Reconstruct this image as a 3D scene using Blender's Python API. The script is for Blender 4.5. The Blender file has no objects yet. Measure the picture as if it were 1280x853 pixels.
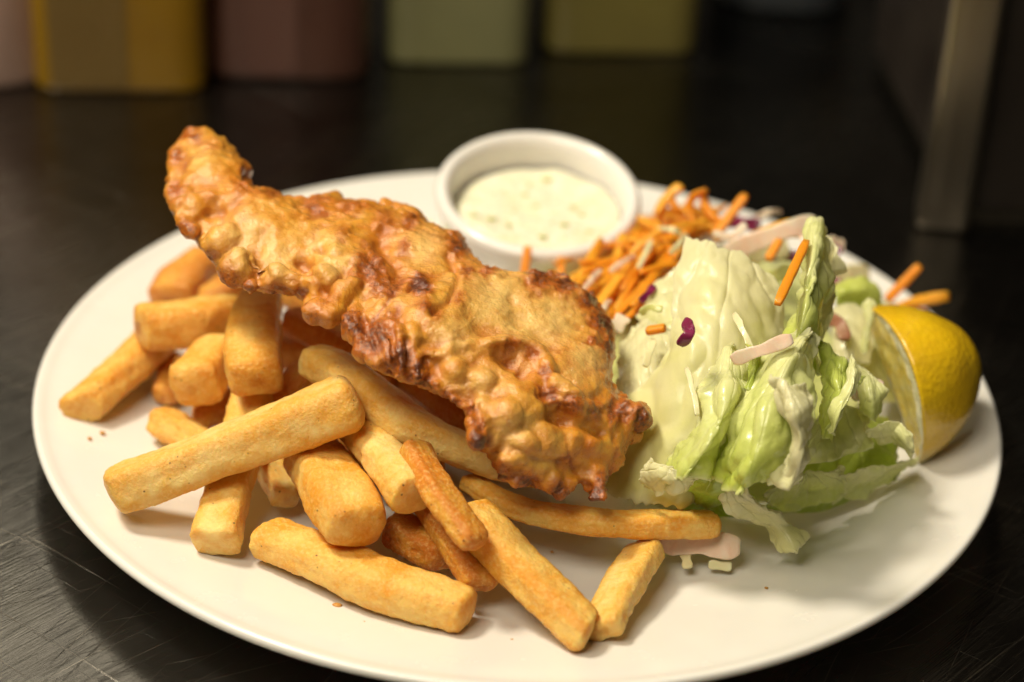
import bpy, math, random
import numpy as np
from mathutils import Vector, Matrix

random.seed(7)
RNG = np.random.default_rng(7)
sc = bpy.context.scene
C = sc.collection

# ------------------------------------------------------------------ camera
PITCH, ROLL, F = math.radians(30.5), math.radians(3.0), 2700.0
right0 = np.array([1.0, 0, 0]); fwd = np.array([0, math.cos(PITCH), -math.sin(PITCH)])
up0 = np.array([0, math.sin(PITCH), math.cos(PITCH)])
cr, sr = math.cos(ROLL), math.sin(ROLL)
cam_r = cr * right0 + sr * up0
cam_u = -sr * right0 + cr * up0
CAM = np.array([-0.003, -0.575, 0.372])

def ray(px, py):
    d = fwd + cam_r * (px - 640) / F + cam_u * (426.5 - py) / F
    return d
def P(px, py, z=0.0):
    """point of the scene seen at a photograph pixel, at height z (cm) over the counter"""
    d = ray(px, py); t = (z / 100 - CAM[2]) / d[2]
    return CAM + d * t
def scale_at(p):
    """metres covered by one photograph pixel at point p"""
    return float(np.dot(np.asarray(p) - CAM, fwd)) / F
def proj_n(V):
    q = V - CAM; w = q @ fwd
    return 640 + F * (q @ cam_r) / w, 426.5 - F * (q @ cam_u) / w
def proj(p):
    q = np.asarray(p) - CAM; w = q @ fwd
    return 640 + F * (q @ cam_r) / w, 426.5 - F * (q @ cam_u) / w

cam_data = bpy.data.cameras.new('camera')
cam = bpy.data.objects.new('camera', cam_data); C.objects.link(cam)
M = Matrix.Identity(4)
for i in range(3):
    M[i][0] = cam_r[i]; M[i][1] = cam_u[i]; M[i][2] = -fwd[i]; M[i][3] = CAM[i]
cam.matrix_world = M
cam_data.sensor_width = 36; cam_data.lens = 36 * F / 1280
cam_data.clip_start = 0.02; cam_data.clip_end = 50
cam_data.dof.use_dof = True
focus = P(760, 490, 6.0)
cam_data.dof.focus_distance = float(np.dot(focus - CAM, fwd))
cam_data.dof.aperture_fstop = 5.2
cam_data.dof.aperture_blades = 8
sc.camera = cam

# ------------------------------------------------------------------ world, lamps, exposure
w = bpy.data.worlds.new('World'); sc.world = w; w.use_nodes = True
w.node_tree.nodes['Background'].inputs[0].default_value = (1.0, 0.86, 0.66, 1)
w.node_tree.nodes['Background'].inputs[1].default_value = 0.03

def area(name, loc, target, sx, sy, power, col):
    l = bpy.data.lights.new(name, 'AREA'); l.shape = 'RECTANGLE'; l.size = sx; l.size_y = sy
    l.energy = power; l.color = col
    o = bpy.data.objects.new(name, l); C.objects.link(o); o.location = loc
    o.rotation_euler = (Vector(target) - Vector(loc)).to_track_quat('-Z', 'Y').to_euler()
    return o
area('key_lamp', (-0.56, 0.02, 1.15), (0.0, 0.0, 0.03), 0.26, 0.22, 15.8, (1.0, 0.90, 0.71))
area('sheen_lamp', (-0.50, 1.00, 1.05), (-0.1, 0.0, 0.0), 0.40, 0.20, 1.2, (1.0, 0.90, 0.70))  # added lamp, its reflection brightens the near left corner of the counter
area('front_fill', (-0.40, -0.70, 1.20), (0, 0, 0), 0.6, 0.5, 12.0, (1.0, 0.90, 0.70))  # added soft fill from the front left, lifts the front-facing sides
sc.view_settings.view_transform = 'Standard'; sc.view_settings.look = 'None'
sc.view_settings.exposure = 0.0; sc.view_settings.gamma = 1.0
sc.cycles.use_denoising = True
sc.cycles.max_bounces = 10; sc.cycles.transmission_bounces = 6
sc.cycles.sample_clamp_indirect = 6.0

# ------------------------------------------------------------------ numpy noise
_perm = np.random.default_rng(11).permutation(256); _perm = np.concatenate([_perm, _perm, _perm])
_g = np.random.default_rng(12).normal(size=(256, 3)); _g /= np.linalg.norm(_g, axis=1)[:, None]
def noise(p):
    """3-D gradient noise, about -0.7..0.7; p is (n,3)"""
    p = np.asarray(p, float) + 100.0
    i = np.floor(p).astype(int); f = p - i; i &= 255
    u = f * f * f * (f * (f * 6 - 15) + 10)
    out = 0
    for dx in (0, 1):
        wx = u[:, 0] if dx else 1 - u[:, 0]
        for dy in (0, 1):
            wy = u[:, 1] if dy else 1 - u[:, 1]
            for dz in (0, 1):
                wz = u[:, 2] if dz else 1 - u[:, 2]
                h = _perm[_perm[_perm[(i[:, 0] + dx) & 255] + ((i[:, 1] + dy) & 255)] + ((i[:, 2] + dz) & 255)]
                g = _g[h]
                out = out + wx * wy * wz * (g[:, 0] * (f[:, 0] - dx) + g[:, 1] * (f[:, 1] - dy) + g[:, 2] * (f[:, 2] - dz))
    return out
def fbm(p, octs=3):
    a, s, o = 1.0, 1.0, 0
    for k in range(octs):
        o = o + a * noise(np.asarray(p) * s + 17.3 * k); a *= 0.5; s *= 2.07
    return o

# ------------------------------------------------------------------ objects
def mesh(name, verts, faces, smooth=True, attrs=None):
    me = bpy.data.meshes.new(name)
    v = np.asarray(verts, float)
    me.from_pydata(v.tolist(), [], [list(map(int, f)) for f in faces])
    if smooth: me.polygons.foreach_set('use_smooth', [True] * len(me.polygons))
    for k, a in (attrs or {}).items():
        at = me.attributes.new(k, 'FLOAT', 'POINT'); at.data.foreach_set('value', np.asarray(a, np.float32).ravel())
    me.update()
    return me
def link(name, me, mat=None, parent=None, label=None, cat=None, group=None, kind=None):
    o = bpy.data.objects.new(name, me); C.objects.link(o)
    if mat is not None and not len(me.materials): me.materials.append(mat)
    if parent is not None: o.parent = parent
    if label: o['label'] = label
    if cat: o['category'] = cat
    if group: o['group'] = group
    if kind: o['kind'] = kind
    return o
def empty(name, loc, label, cat, group=None, rot=None):
    o = bpy.data.objects.new(name, None); C.objects.link(o); o.location = loc
    o.empty_display_size = 0.01
    if rot is not None: o.rotation_euler = rot
    o['label'] = label; o['category'] = cat
    if group: o['group'] = group
    return o
def grid_faces(nu, nv, wrap_u=False):
    f = []
    for i in range(nu if wrap_u else nu - 1):
        for j in range(nv - 1):
            a = i * nv + j; b = ((i + 1) % nu) * nv + j
            f.append((a, b, b + 1, a + 1))
    return f
def lathe(prof, n=96):
    prof = np.asarray(prof, float); m = len(prof)
    a = np.linspace(0, 2 * math.pi, n, endpoint=False)
    v = np.stack([np.outer(np.cos(a), prof[:, 0]), np.outer(np.sin(a), prof[:, 0]), np.tile(prof[:, 1], (n, 1))], -1).reshape(-1, 3)
    return v, grid_faces(n, m, True)
def catmull(pts, n):
    """smooth resampling of a polyline of any dimension to n points"""
    p = np.asarray(pts, float)
    if len(p) == 2: return p[0] + (p[1] - p[0]) * np.linspace(0, 1, n).reshape((-1,) + (1,) * (p.ndim - 1))
    e = np.concatenate([[2 * p[0] - p[1]], p, [2 * p[-1] - p[-2]]])
    t = np.linspace(0, len(p) - 1, n); i = np.minimum(t.astype(int), len(p) - 2); f = (t - i).reshape((-1,) + (1,) * (p.ndim - 1))
    a, b, c, d = e[i], e[i + 1], e[i + 2], e[i + 3]
    return 0.5 * (2 * b + (c - a) * f + (2 * a - 5 * b + 4 * c - d) * f * f + (3 * b - a - 3 * c + d) * f ** 3)
def spline(prof, n): return catmull(prof, n)

# ------------------------------------------------------------------ materials
class NT:
    def __init__(s, name):
        s.m = bpy.data.materials.new(name); s.m.use_nodes = True; s.t = s.m.node_tree
        s.b = s.t.nodes['Principled BSDF']; s.out = s.t.nodes['Material Output']
        s.co = s.t.nodes.new('ShaderNodeTexCoord')
    def n(s, typ, **kw):
        x = s.t.nodes.new(typ)
        for k, v in kw.items(): setattr(x, k, v)
        return x
    def l(s, a, b): s.t.links.new(a, b)
    def val(s, sock, v):
        if hasattr(v, 'is_linked') or hasattr(v, 'links'): s.l(v, sock)
        else: sock.default_value = v
    def noise(s, scale, detail=3, rough=0.5, vec=None, dist=0.0):
        x = s.n('ShaderNodeTexNoise'); x.inputs['Scale'].default_value = scale; x.inputs['Detail'].default_value = detail
        x.inputs['Roughness'].default_value = rough; x.inputs['Distortion'].default_value = dist
        s.l(vec or s.co.outputs['Object'], x.inputs['Vector']); return x.outputs['Fac']
    def voro(s, scale, feature='F1', vec=None):
        x = s.n('ShaderNodeTexVoronoi', feature=feature); x.inputs['Scale'].default_value = scale
        s.l(vec or s.co.outputs['Object'], x.inputs['Vector']); return x.outputs['Distance']
    def ramp(s, fac, stops):
        x = s.n('ShaderNodeValToRGB'); s.l(fac, x.inputs[0]); r = x.color_ramp
        while len(r.elements) < len(stops): r.elements.new(0.5)
        for e, (p, c) in zip(r.elements, stops):
            e.position = p; e.color = c if len(c) == 4 else (*c, 1)
        return x.outputs[0]
    def gray(s, fac, a, b, lo=0.0, hi=1.0):
        x = s.n('ShaderNodeMapRange'); x.inputs[1].default_value = a; x.inputs[2].default_value = b
        x.inputs[3].default_value = lo; x.inputs[4].default_value = hi; x.clamp = True
        s.l(fac, x.inputs[0]); return x.outputs[0]
    def mix(s, fac, a, b, mode='MIX'):
        x = s.n('ShaderNodeMix', data_type='RGBA', blend_type=mode)
        s.val(x.inputs[0], fac)
        for k, v in ((6, a), (7, b)):
            if isinstance(v, tuple): x.inputs[k].default_value = (*v, 1) if len(v) == 3 else v
            else: s.l(v, x.inputs[k])
        return x.outputs[2]
    def math(s, op, a, b=0.0, clamp=False):
        x = s.n('ShaderNodeMath', operation=op, use_clamp=clamp); s.val(x.inputs[0], a); s.val(x.inputs[1], b); return x.outputs[0]
    def attr(s, name):
        x = s.n('ShaderNodeAttribute', attribute_name=name); return x.outputs['Fac']
    def rand(s): return s.n('ShaderNodeObjectInfo').outputs['Random']
    def bump(s, h, strength, dist, prev=None):
        x = s.n('ShaderNodeBump'); x.inputs['Strength'].default_value = strength; x.inputs['Distance'].default_value = dist
        s.l(h, x.inputs['Height'])
        if prev is not None: s.l(prev, x.inputs['Normal'])
        return x.outputs[0]
    def set(s, **kw):
        for k, v in kw.items():
            k = {'Base': 'Base Color', 'Rough': 'Roughness', 'SSS': 'Subsurface Weight', 'SSR': 'Subsurface Radius', 'SSScale': 'Subsurface Scale',
                 'Coat': 'Coat Weight', 'CoatR': 'Coat Roughness', 'Spec': 'Specular IOR Level', 'Metal': 'Metallic', 'Trans': 'Transmission Weight'}.get(k, k)
            if isinstance(v, tuple) and k == 'Base Color' and len(v) == 3: v = (*v, 1)
            s.val(s.b.inputs[k], v)
        return s

def mat_porcelain(name, col):
    t = NT(name)
    t.set(Base=t.mix(t.gray(t.noise(60, 3), .4, .7), col, tuple(c * .97 for c in col)), Rough=t.gray(t.noise(90, 4), .3, .7, .16, .28), SSS=0.15, SSR=(.004, .003, .002), SSScale=1.0, Coat=.3, CoatR=.08)
    t.l(t.bump(t.noise(25, 2), .08, .002), t.b.inputs['Normal'])
    return t.m
def mat_fry(name, pale, gold, brown, amount=0.0):
    t = NT(name)
    rv = t.n('ShaderNodeVectorMath', operation='ADD'); t.l(t.co.outputs['Object'], rv.inputs[0])
    cx = t.n('ShaderNodeCombineXYZ'); r_ = t.rand(); t.l(r_, cx.inputs[0]); t.l(t.math('MULTIPLY', r_, 3.7), cx.inputs[1]); t.l(cx.outputs[0], rv.inputs[1])
    v = rv.outputs[0]
    big = t.noise(75, 4, .6, v, .4); mid = t.noise(240, 4, .65, v, .6); fine = t.noise(900, 3, .6, v)
    edge = t.attr('edge')
    f1 = t.gray(t.math('ADD', t.math('MULTIPLY', mid, .45), t.math('MULTIPLY', big, .75)), .50, .72)
    col = t.mix(f1, pale, gold)
    e = t.math('MULTIPLY', t.gray(t.math('ADD', edge, t.math('MULTIPLY', mid, .9)), .95 - amount, 1.6), .8)
    col = t.mix(e, col, brown)
    col = t.mix(t.math('MULTIPLY', t.gray(t.math('ADD', edge, t.math('MULTIPLY', big, 1.2)), .75, 1.3), .55), col, gold)
    spots = t.gray(t.voro(330, vec=v), .07, .14, 1, 0)
    sp2 = t.math('MULTIPLY', spots, t.gray(t.noise(120, 2, .5, v), .53, .60))
    col = t.mix(t.math('MULTIPLY', sp2, .85), col, (.10, .03, .008))
    col = t.mix(t.gray(fine, .48, .72, 0, .42), col, (.95, .70, .28))
    t.set(Base=col, Rough=t.gray(mid, .3, .7, .34, .6), SSS=.38, SSR=(.008, .0036, .0010), SSScale=1.0, Spec=.45)
    h = t.math('ADD', t.math('MULTIPLY', t.noise(420, 5, .75, v), .9), t.math('MULTIPLY', t.gray(t.voro(700, vec=v), 0, .7), .3))
    b = t.bump(h, .5, .0009)
    b = t.bump(t.noise(1300, 4, .7, v), .7, .0005, b)
    t.l(b, t.b.inputs['Normal']); return t.m
def mat_batter():
    t = NT('fried_batter')
    br = t.attr('brown'); pa = t.attr('pale')
    big = t.noise(60, 4, .6, dist=.6); mid = t.noise(190, 5, .68, dist=.8); fine = t.noise(800, 4, .7)
    col = t.ramp(t.math('ADD', t.math('MULTIPLY', mid, .45), t.math('MULTIPLY', big, .55)),
                 [(.32, (.44, .115, .005)), (.44, (.60, .21, .012)), (.53, (.70, .31, .030)), (.66, (.78, .44, .09))])
    col = t.mix(t.math('MULTIPLY', pa, t.gray(mid, .25, .55, .35, .9)), col, (.84, .58, .20))
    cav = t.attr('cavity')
    b1 = t.gray(t.math('ADD', br, t.math('MULTIPLY', t.math('SUBTRACT', mid, .5), 1.4)), .16, .62)
    col = t.mix(b1, col, (.44, .115, .008))
    b2 = t.gray(t.math('ADD', br, t.math('MULTIPLY', t.math('SUBTRACT', fine, .5), 1.6)), .55, 1.0)
    col = t.mix(t.math('MULTIPLY', b2, .9), col, (.075, .012, .003))
    col = t.mix(t.math('MULTIPLY', cav, t.gray(mid, .3, .6, .35, .8)), col, (.36, .085, .006))  # contact shade put into the colour of the batter's hollows
    t.set(Base=col, Rough=t.gray(fine, .35, .65, .22, .5), SSS=.14, SSR=(.004, .0016, .0005), SSScale=1.0, Spec=.45, Coat=.8, CoatR=.13)
    h = t.math('ADD', t.noise(420, 4, .65), t.math('MULTIPLY', br, t.noise(260, 4, .7)))
    b = t.bump(h, .5, .0013)
    b2_ = t.bump(t.noise(850, 3, .7), 1.0, .0007, b)
    t.l(b, t.b.inputs['Normal']); t.l(b2_, t.b.inputs['Coat Normal']); return t.m
def mat_leaf(name, pale, green, trans=.38, thick_white=(.90, .87, .60), coat=.5, rough=(.2, .4), bs=.45):
    t = NT(name)
    g = t.attr('green'); rim = t.attr('rim'); vein = t.attr('vein')
    n1 = t.noise(70, 4, .6, dist=.5)
    f = t.gray(t.math('ADD', g, t.math('MULTIPLY', t.math('SUBTRACT', n1, .5), .9)), .1, .95)
    col = t.mix(f, pale, green)
    col = t.mix(t.math('MULTIPLY', vein, .75), col, thick_white)
    col = t.mix(t.math('MULTIPLY', rim, .6), col, thick_white)
    t.set(Base=col, Rough=t.gray(t.noise(300, 3), .3, .7, *rough), Spec=.5, SSS=.1, SSR=(.004, .004, .0015), SSScale=1.0, Coat=coat, CoatR=.15)
    h = t.math('ADD', t.noise(140, 4, .6, dist=.8), t.math('MULTIPLY', t.voro(160), .5))
    b = t.bump(h, bs, .0012); b = t.bump(t.noise(900, 2), .15, .0003, b)
    t.l(b, t.b.inputs['Normal'])
    tr = t.n('ShaderNodeBsdfTranslucent'); t.l(col, tr.inputs[0]); t.l(b, tr.inputs['Normal'])
    mx = t.n('ShaderNodeMixShader'); mx.inputs[0].default_value = trans
    t.l(t.b.outputs[0], mx.inputs[1]); t.l(tr.outputs[0], mx.inputs[2]); t.l(mx.outputs[0], t.out.inputs[0])
    return t.m
def mat_simple(name, c1, c2, scale=120, rough=(.3, .5), sss=.2, bump=.3, dist=.0008, coat=0.0, radius=(.004, .002, .001)):
    t = NT(name)
    rv = t.n('ShaderNodeVectorMath', operation='ADD'); t.l(t.co.outputs['Object'], rv.inputs[0])
    cx = t.n('ShaderNodeCombineXYZ'); t.l(t.rand(), cx.inputs[0]); t.l(cx.outputs[0], rv.inputs[1])
    n1 = t.noise(scale, 4, .6, rv.outputs[0], .4)
    t.set(Base=t.mix(t.gray(n1, .35, .65), c1, c2), Rough=t.gray(n1, .3, .7, *rough), SSS=sss, SSR=radius, SSScale=1.0, Coat=coat, CoatR=.1)
    t.l(t.bump(t.noise(scale * 5, 4, .6, rv.outputs[0]), bump, dist), t.b.inputs['Normal'])
    return t.m

M_plate = mat_porcelain('white_glazed_china', (.80, .775, .73))
M_ram = mat_porcelain('ramekin_china', (.82, .79, .75))
M_fryA = mat_fry('fry_golden', (.88, .56, .14), (.82, .36, .030), (.52, .15, .012))
M_fryB = mat_fry('fry_pale', (.90, .64, .22), (.84, .44, .062), (.60, .20, .016))
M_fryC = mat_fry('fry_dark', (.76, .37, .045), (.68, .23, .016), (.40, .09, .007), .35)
M_bat = mat_batter()
M_leafW = mat_leaf('lettuce_heart', (.92, .89, .56), (.84, .86, .26), .36)
M_leafS = mat_leaf('lettuce_heart_rib', (.90, .86, .54), (.84, .84, .26), .36, coat=.1, rough=(.3, .45), bs=.12)
M_leafY = mat_leaf('lettuce_pale_green', (.92, .92, .50), (.68, .78, .09), .36)
M_leafG = mat_leaf('lettuce_green', (.74, .80, .20), (.40, .56, .03), .36, (.74, .76, .34))
M_carrot = mat_simple('grated_carrot', (.94, .35, .014), (.88, .235, .007), 260, (.3, .5), .4, .3, .0005, .15, (.008, .003, .0006))
M_carrot2 = mat_simple('grated_carrot_light', (.95, .43, .032), (.93, .34, .016), 260, (.3, .5), .4, .3, .0005, .15, (.008, .003, .0006))
M_purple = mat_simple('red_cabbage_skin', (.10, .005, .035), (.24, .02, .08), 300, (.2, .35), .1, .2, .0004, .4)
M_pink = mat_simple('red_onion_flesh', (.84, .56, .42), (.84, .70, .55), 90, (.22, .4), .3, .2, .0005, .3)
M_cabW = mat_simple('white_cabbage_flesh', (.80, .74, .44), (.74, .66, .38), 90, (.22, .4), .3, .2, .0005, .3)
M_cabG = mat_simple('green_cabbage_skin', (.45, .48, .10), (.60, .60, .22), 120, (.22, .4), .25, .2, .0005, .3)
M_dull = mat_simple('dull_cabbage_skin', (.30, .11, .06), (.46, .27, .16), 200, (.3, .4), .2, .2, .0004)
M_crumb = mat_simple('fried_crumb', (.62, .33, .08), (.45, .17, .03), 500, (.4, .6), .2, .4, .0004)

# ------------------------------------------------------------------ plate profile (needed by everything that lies on it)
PR = 0.1515
plate_top = [(a_ * .982, b_) for a_, b_ in [(0, .0080), (.05, .0080), (.092, .0082), (.104, .0090), (.114, .0110), (.128, .0142), (.140, .0168), (.1462, .0180), (.1490, .0189), (.1506, .0192),
             (.1515, .0186), (.1517, .0174), (.1505, .0160), (.146, .0140), (.135, .0112), (.118, .0072), (.100, .0038), (.092, .0030), (.090, .0004), (.086, .0004), (.084, .0028), (.05, .0034), (0, .0034)]]
def plate_z(x, y):
    r = math.hypot(x, y); p = plate_top[:8]
    return float(np.interp(r, [a for a, b in p], [b for a, b in p])) * 100

# ------------------------------------------------------------------ setting: counter, wall
def mat_steel():
    t = NT('brushed_steel')
    co = t.co.outputs['Object']
    def layer(rot, sx, sy, seed, lo, hi):
        m0 = t.n('ShaderNodeMapping'); m0.inputs['Rotation'].default_value = (0, 0, -rot)
        m = t.n('ShaderNodeMapping'); m.inputs['Scale'].default_value = (sx, sy, 1); t.l(m0.outputs[0], m.inputs['Vector'])
        m.inputs['Location'].default_value = (seed, seed * 1.7, 0)
        wv = t.n('ShaderNodeVectorMath', operation='ADD')          # bend the strokes a little
        nz = t.n('ShaderNodeTexNoise'); nz.inputs['Scale'].default_value = 6; t.l(co, nz.inputs['Vector'])
        sc_ = t.n('ShaderNodeVectorMath', operation='SCALE'); sc_.inputs['Scale'].default_value = .018; t.l(nz.outputs['Color'], sc_.inputs[0])
        t.l(co, wv.inputs[0]); t.l(sc_.outputs[0], wv.inputs[1]); t.l(wv.outputs[0], m0.inputs['Vector'])
        return t.gray(t.noise(1.0, 2, .5, m.outputs[0]), lo, hi)
    brush = layer(.85, 30, 1500, 0, .3, .7)
    scr = t.math('MAXIMUM', layer(.80, 10, 1100, 3, .655, .71), layer(-.60, 11, 1050, 9, .67, .73))
    scr = t.math('MAXIMUM', scr, layer(1.15, 10, 1000, 5, .66, .72))
    scr = t.math('MAXIMUM', scr, layer(.45, 12, 1150, 7, .665, .73))
    smear = t.noise(9, 4, .6, dist=.6)
    scr = t.math('MULTIPLY', scr, t.gray(t.noise(14, 3, .5), .36, .62))
    rough = t.math('ADD', t.gray(smear, .3, .7, .15, .25), t.math('MULTIPLY', brush, .08))
    col = t.mix(t.gray(smear, .3, .7), (.12, .115, .105), (.18, .17, .155))
    col = t.mix(t.math('MULTIPLY', scr, .7), col, (.65, .60, .52))
    t.set(Base=col, Metal=1.0, Rough=rough)
    h = t.math('ADD', t.math('MULTIPLY', brush, .3), scr)
    t.l(t.bump(h, .35, .0004), t.b.inputs['Normal'])
    return t.m
M_steel = mat_steel()
def box(x0, x1, y0, y1, z0, z1):
    v = [(x, y, z) for z in (z0, z1) for y in (y0, y1) for x in (x0, x1)]
    f = [(0, 2, 3, 1), (4, 5, 7, 6), (0, 1, 5, 4), (1, 3, 7, 5), (3, 2, 6, 7), (2, 0, 4, 6)]
    return v, f
def bev(o, w_, seg=2):
    m = o.modifiers.new('bevel', 'BEVEL'); m.width = w_; m.segments = seg; m.limit_method = 'ANGLE'
v, f = box(-1.3, 1.3, -.75, 1.05, -.04, 0.0)
ct = link('countertop', mesh('countertop', v, f, False), M_steel, kind='structure'); bev(ct, .004)
v, f = box(-2.2, 2.2, 1.30, 1.36, -.9, 2.2)
M_wall = mat_simple('dark_painted_wall', (.020, .018, .016), (.028, .024, .02), 6, (.6, .8), 0, .1)
link('back_wall', mesh('back_wall', v, f, False), M_wall, kind='structure')
v, f = box(-2.2, 2.2, -1.6, 1.30, -.95, -.90)
link('floor', mesh('floor', v, f, False), M_wall, kind='structure')

# ------------------------------------------------------------------ bottles and post behind the plate
def tub_mat(name, c1, c2, emit=None):
    return mat_simple(name, c1, c2, 14, (.22, .35), .15, .05, .001, .2, (.01, .006, .003))
def superlathe(prof, n=64, sq=2.0):
    v, f = lathe(prof, n); v = v.copy()
    a = np.arctan2(v[:, 1], v[:, 0]); k = (np.abs(np.cos(a)) ** sq + np.abs(np.sin(a)) ** sq) ** (-1 / sq)
    v[:, :2] *= k[:, None]; return v, f
def bottle(px, py, width_px, h, cols, capc, label, sq=4.0, labelc=None, taper=1.0):
    base = P(px, py, 0); s = scale_at(base); r = width_px * s / 2
    base = base + np.array([0, r, 0])
    e = empty('sauce_bottle', base, label, 'bottle', 'containers along the back of the counter', (0, 0, math.radians(6)))
    prof = [(0, .0002), (r * .95, .0002), (r * .99, .0012), (r, .003), (r * taper, h * .72), (r * .97 * taper, h * .80), (r * .7, h * .93), (r * .42, h), (r * .40, h + .004), (0, h + .004)]
    v, f = superlathe(prof, 64, sq)
    link('body', mesh('bottle_body', v, f), tub_mat(label.split()[0] + '_plastic', *cols), e)
    v, f = lathe([(r * .46, h + .002), (r * .46, h + .020), (r * .30, h + .024), (r * .12, h + .06), (r * .05, h + .064), (0, h + .064)], 32)
    link('nozzle', mesh('nozzle', v, f), tub_mat('cap_plastic', capc, capc), e)
    if labelc:
        a = np.radians(np.linspace(-128, -84, 24)); zz = np.linspace(-.001, h * .62, 8); vv = []
        for q in a:
            k = (abs(math.cos(q)) ** sq + abs(math.sin(q)) ** sq) ** (-1 / sq) * (r + .0006)
            for z in zz: vv.append((math.cos(q) * k, math.sin(q) * k, z + .004))
        link('paper_label', mesh('paper_label', vv, grid_faces(24, 8)), tub_mat('paper', *labelc), e)
    return e
bottle(138, 117, 214, .17, ((.30, .165, .004), (.25, .13, .004)), (.5, .3, .02), 'yellow mustard bottle with a dull label, left of the brown one', 9, ((.16, .10, .028), (.14, .085, .022)))
bottle(350, 102, 208, .17, ((.075, .030, .020), (.10, .042, .028)), (.25, .02, .015), 'brown sauce bottle between the yellow bottle and the pale green one', 5, ((.13, .065, .05), (.11, .05, .04)))
bottle(563, 83, 178, .17, ((.26, .25, .11), (.22, .215, .10)), (.4, .4, .3), 'pale green dressing bottle behind the ramekin of sauce', 9)
bottle(766, 70, 192, .17, ((.20, .17, .045), (.17, .14, .035)), (.35, .3, .1), 'olive coloured dressing bottle, last of the row towards the post', 9)
b0 = P(-28, 122, 0); s0 = scale_at(b0)
e = empty('plastic_tub', b0 + np.array([0, .035, 0]), 'pinkish white tapering tub at the far left edge of the counter', 'tub', 'containers along the back of the counter')
v, f = lathe([(0, .0002), (.026, .0002), (.0275, .003), (.016, .06), (.012, .10), (.0, .10)], 48)
link('body', mesh('tub_body', v, f), tub_mat('pinkish_white_plastic', (.40, .27, .22), (.34, .22, .18)), e)
v, f = lathe([(.0135, .096), (.0135, .108), (.0, .110)], 32)
link('lid', mesh('tub_lid', v, f), tub_mat('tub_lid_plastic', (.3, .2, .16), (.3, .2, .16)), e)
b0 = P(985, 38, 0)
e = empty('bluish_tub', b0 + np.array([0, .05, 0]), 'dim bluish grey tub standing far back, left of the steel post', 'tub', 'containers along the back of the counter')  # plastic tub standing in for a vague bluish shape
v, f = superlathe([(0, .0002), (.030, .0002), (.032, .003), (.037, .07), (.039, .072), (.037, .069), (.030, .006), (0, .005)], 48, 3)
link('body', mesh('grey_tub_body', v, f), tub_mat('bluish_grey_plastic', (.075, .085, .10), (.06, .07, .08)), e)

# steel post
def mat_post():
    t = NT('post_steel')
    m = t.n('ShaderNodeMapping'); m.inputs['Scale'].default_value = (260, 260, 3); t.l(t.co.outputs['Object'], m.inputs['Vector'])
    br = t.noise(1, 3, .5, m.outputs[0])
    t.set(Base=t.mix(br, (.26, .225, .18), (.44, .39, .32)), Metal=1.0, Rough=t.gray(br, .3, .7, .26, .38)); return t.m
pc = P(1143, 287, 0)
post = empty('steel_post', pc, 'narrow brushed steel post standing on the counter at the right', 'post', rot=(0, 0, math.radians(-9)))
M_post = mat_post()
v, f = box(0, .020, 0, .018, .0002, .75)
o = link('upright', mesh('upright', v, f, False), M_post, post); bev(o, .0028, 4)
v, f = box(.0005, .0195, .0005, .0175, .7502, .754)
o = link('end_cap', mesh('end_cap', v, f, False), M_wall, post)
pc = P(1190, 290, 0)
ap = empty('black_cabinet', pc + np.array([.002, .004, 0]), 'black box shaped cabinet at the right edge, directly behind the steel post', 'cabinet', rot=(0, 0, math.radians(5)))
M_blk = mat_simple('black_enamel', (.016, .012, .010), (.024, .018, .014), 20, (.3, .45), 0, .1)
v, f = box(0, .20, 0, .16, .006, .55)
o = link('body', mesh('cabinet_body', v, f, False), M_blk, ap); bev(o, .003, 3)
v, f = box(.004, .196, .004, .156, .0002, .006)
link('base_strip', mesh('base_strip', v, f, False), M_post, ap)

# ------------------------------------------------------------------ plate, ramekin, sauce
prof = spline(plate_top, 110); v, f = lathe(prof, 192)
link('dinner_plate', mesh('dinner_plate', v, f), M_plate, label='large round white china plate holding the fish, fries and salad', cat='plate')

rc = P(673, 241, 4.7); rs = scale_at(rc); RR = 129.5 * rs       # rim centre and outer radius
tilt = Matrix.Rotation(math.radians(10.5), 3, 'X') @ Matrix.Rotation(math.radians(2.0), 3, 'Y')
T = np.array(tilt)
hR = .038
rp = [(0, -hR), (RR * .74, -hR), (RR * .78, -hR + .002), (RR * .88, -.016), (RR * .955, -.006), (RR * .995, -.0034), (RR, -.0016), (RR * .985, .0002), (RR * .95, .0011), (RR * .90, .0010),
      (RR * .855, -.0008), (RR * .825, -.005), (RR * .78, -.020), (RR * .70, -hR + .006), (RR * .55, -hR + .004), (0, -hR + .004)]
v, f = lathe(spline(rp, 80), 128)
ram = link('ramekin', mesh('ramekin', v @ T.T, f), M_ram, label='small round white china ramekin tilted on the back of the plate', cat='ramekin'); ram.location = rc
# sauce
def mat_sauce():
    t = NT('herb_mayonnaise')
    n1 = t.noise(110, 5, .6, dist=.8); n2 = t.noise(260, 4, .6, dist=.5)
    col = t.mix(t.gray(n1, .40, .62), (.87, .84, .66), (.82, .79, .56))
    col = t.mix(t.gray(n2, .56, .75, 0, .45), col, (.42, .43, .15))
    t.set(Base=col, Rough=.22, SSS=.3, SSR=(.006, .005, .003), SSScale=1.0, Coat=.3, CoatR=.1)
    t.l(t.bump(t.noise(150, 4, .6, dist=.6), .6, .0022), t.b.inputs['Normal']); return t.m
SR = RR * .80
rr = np.linspace(0, 1, 40); aa = np.linspace(0, 2 * math.pi, 96, endpoint=False)
sv = np.array([(SR * q * math.cos(a), SR * q * math.sin(a), 0) for a in aa for q in rr])
sv[:, 2] = -.0066 + .0016 * fbm(sv * 75 + 3, 4) + np.where(np.hypot(sv[:, 0], sv[:, 1]) > SR * .93, -.001, 0)
sv[:, 1] *= .97
T2 = np.array(Matrix.Rotation(math.radians(6.0), 3, 'X'))
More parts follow.
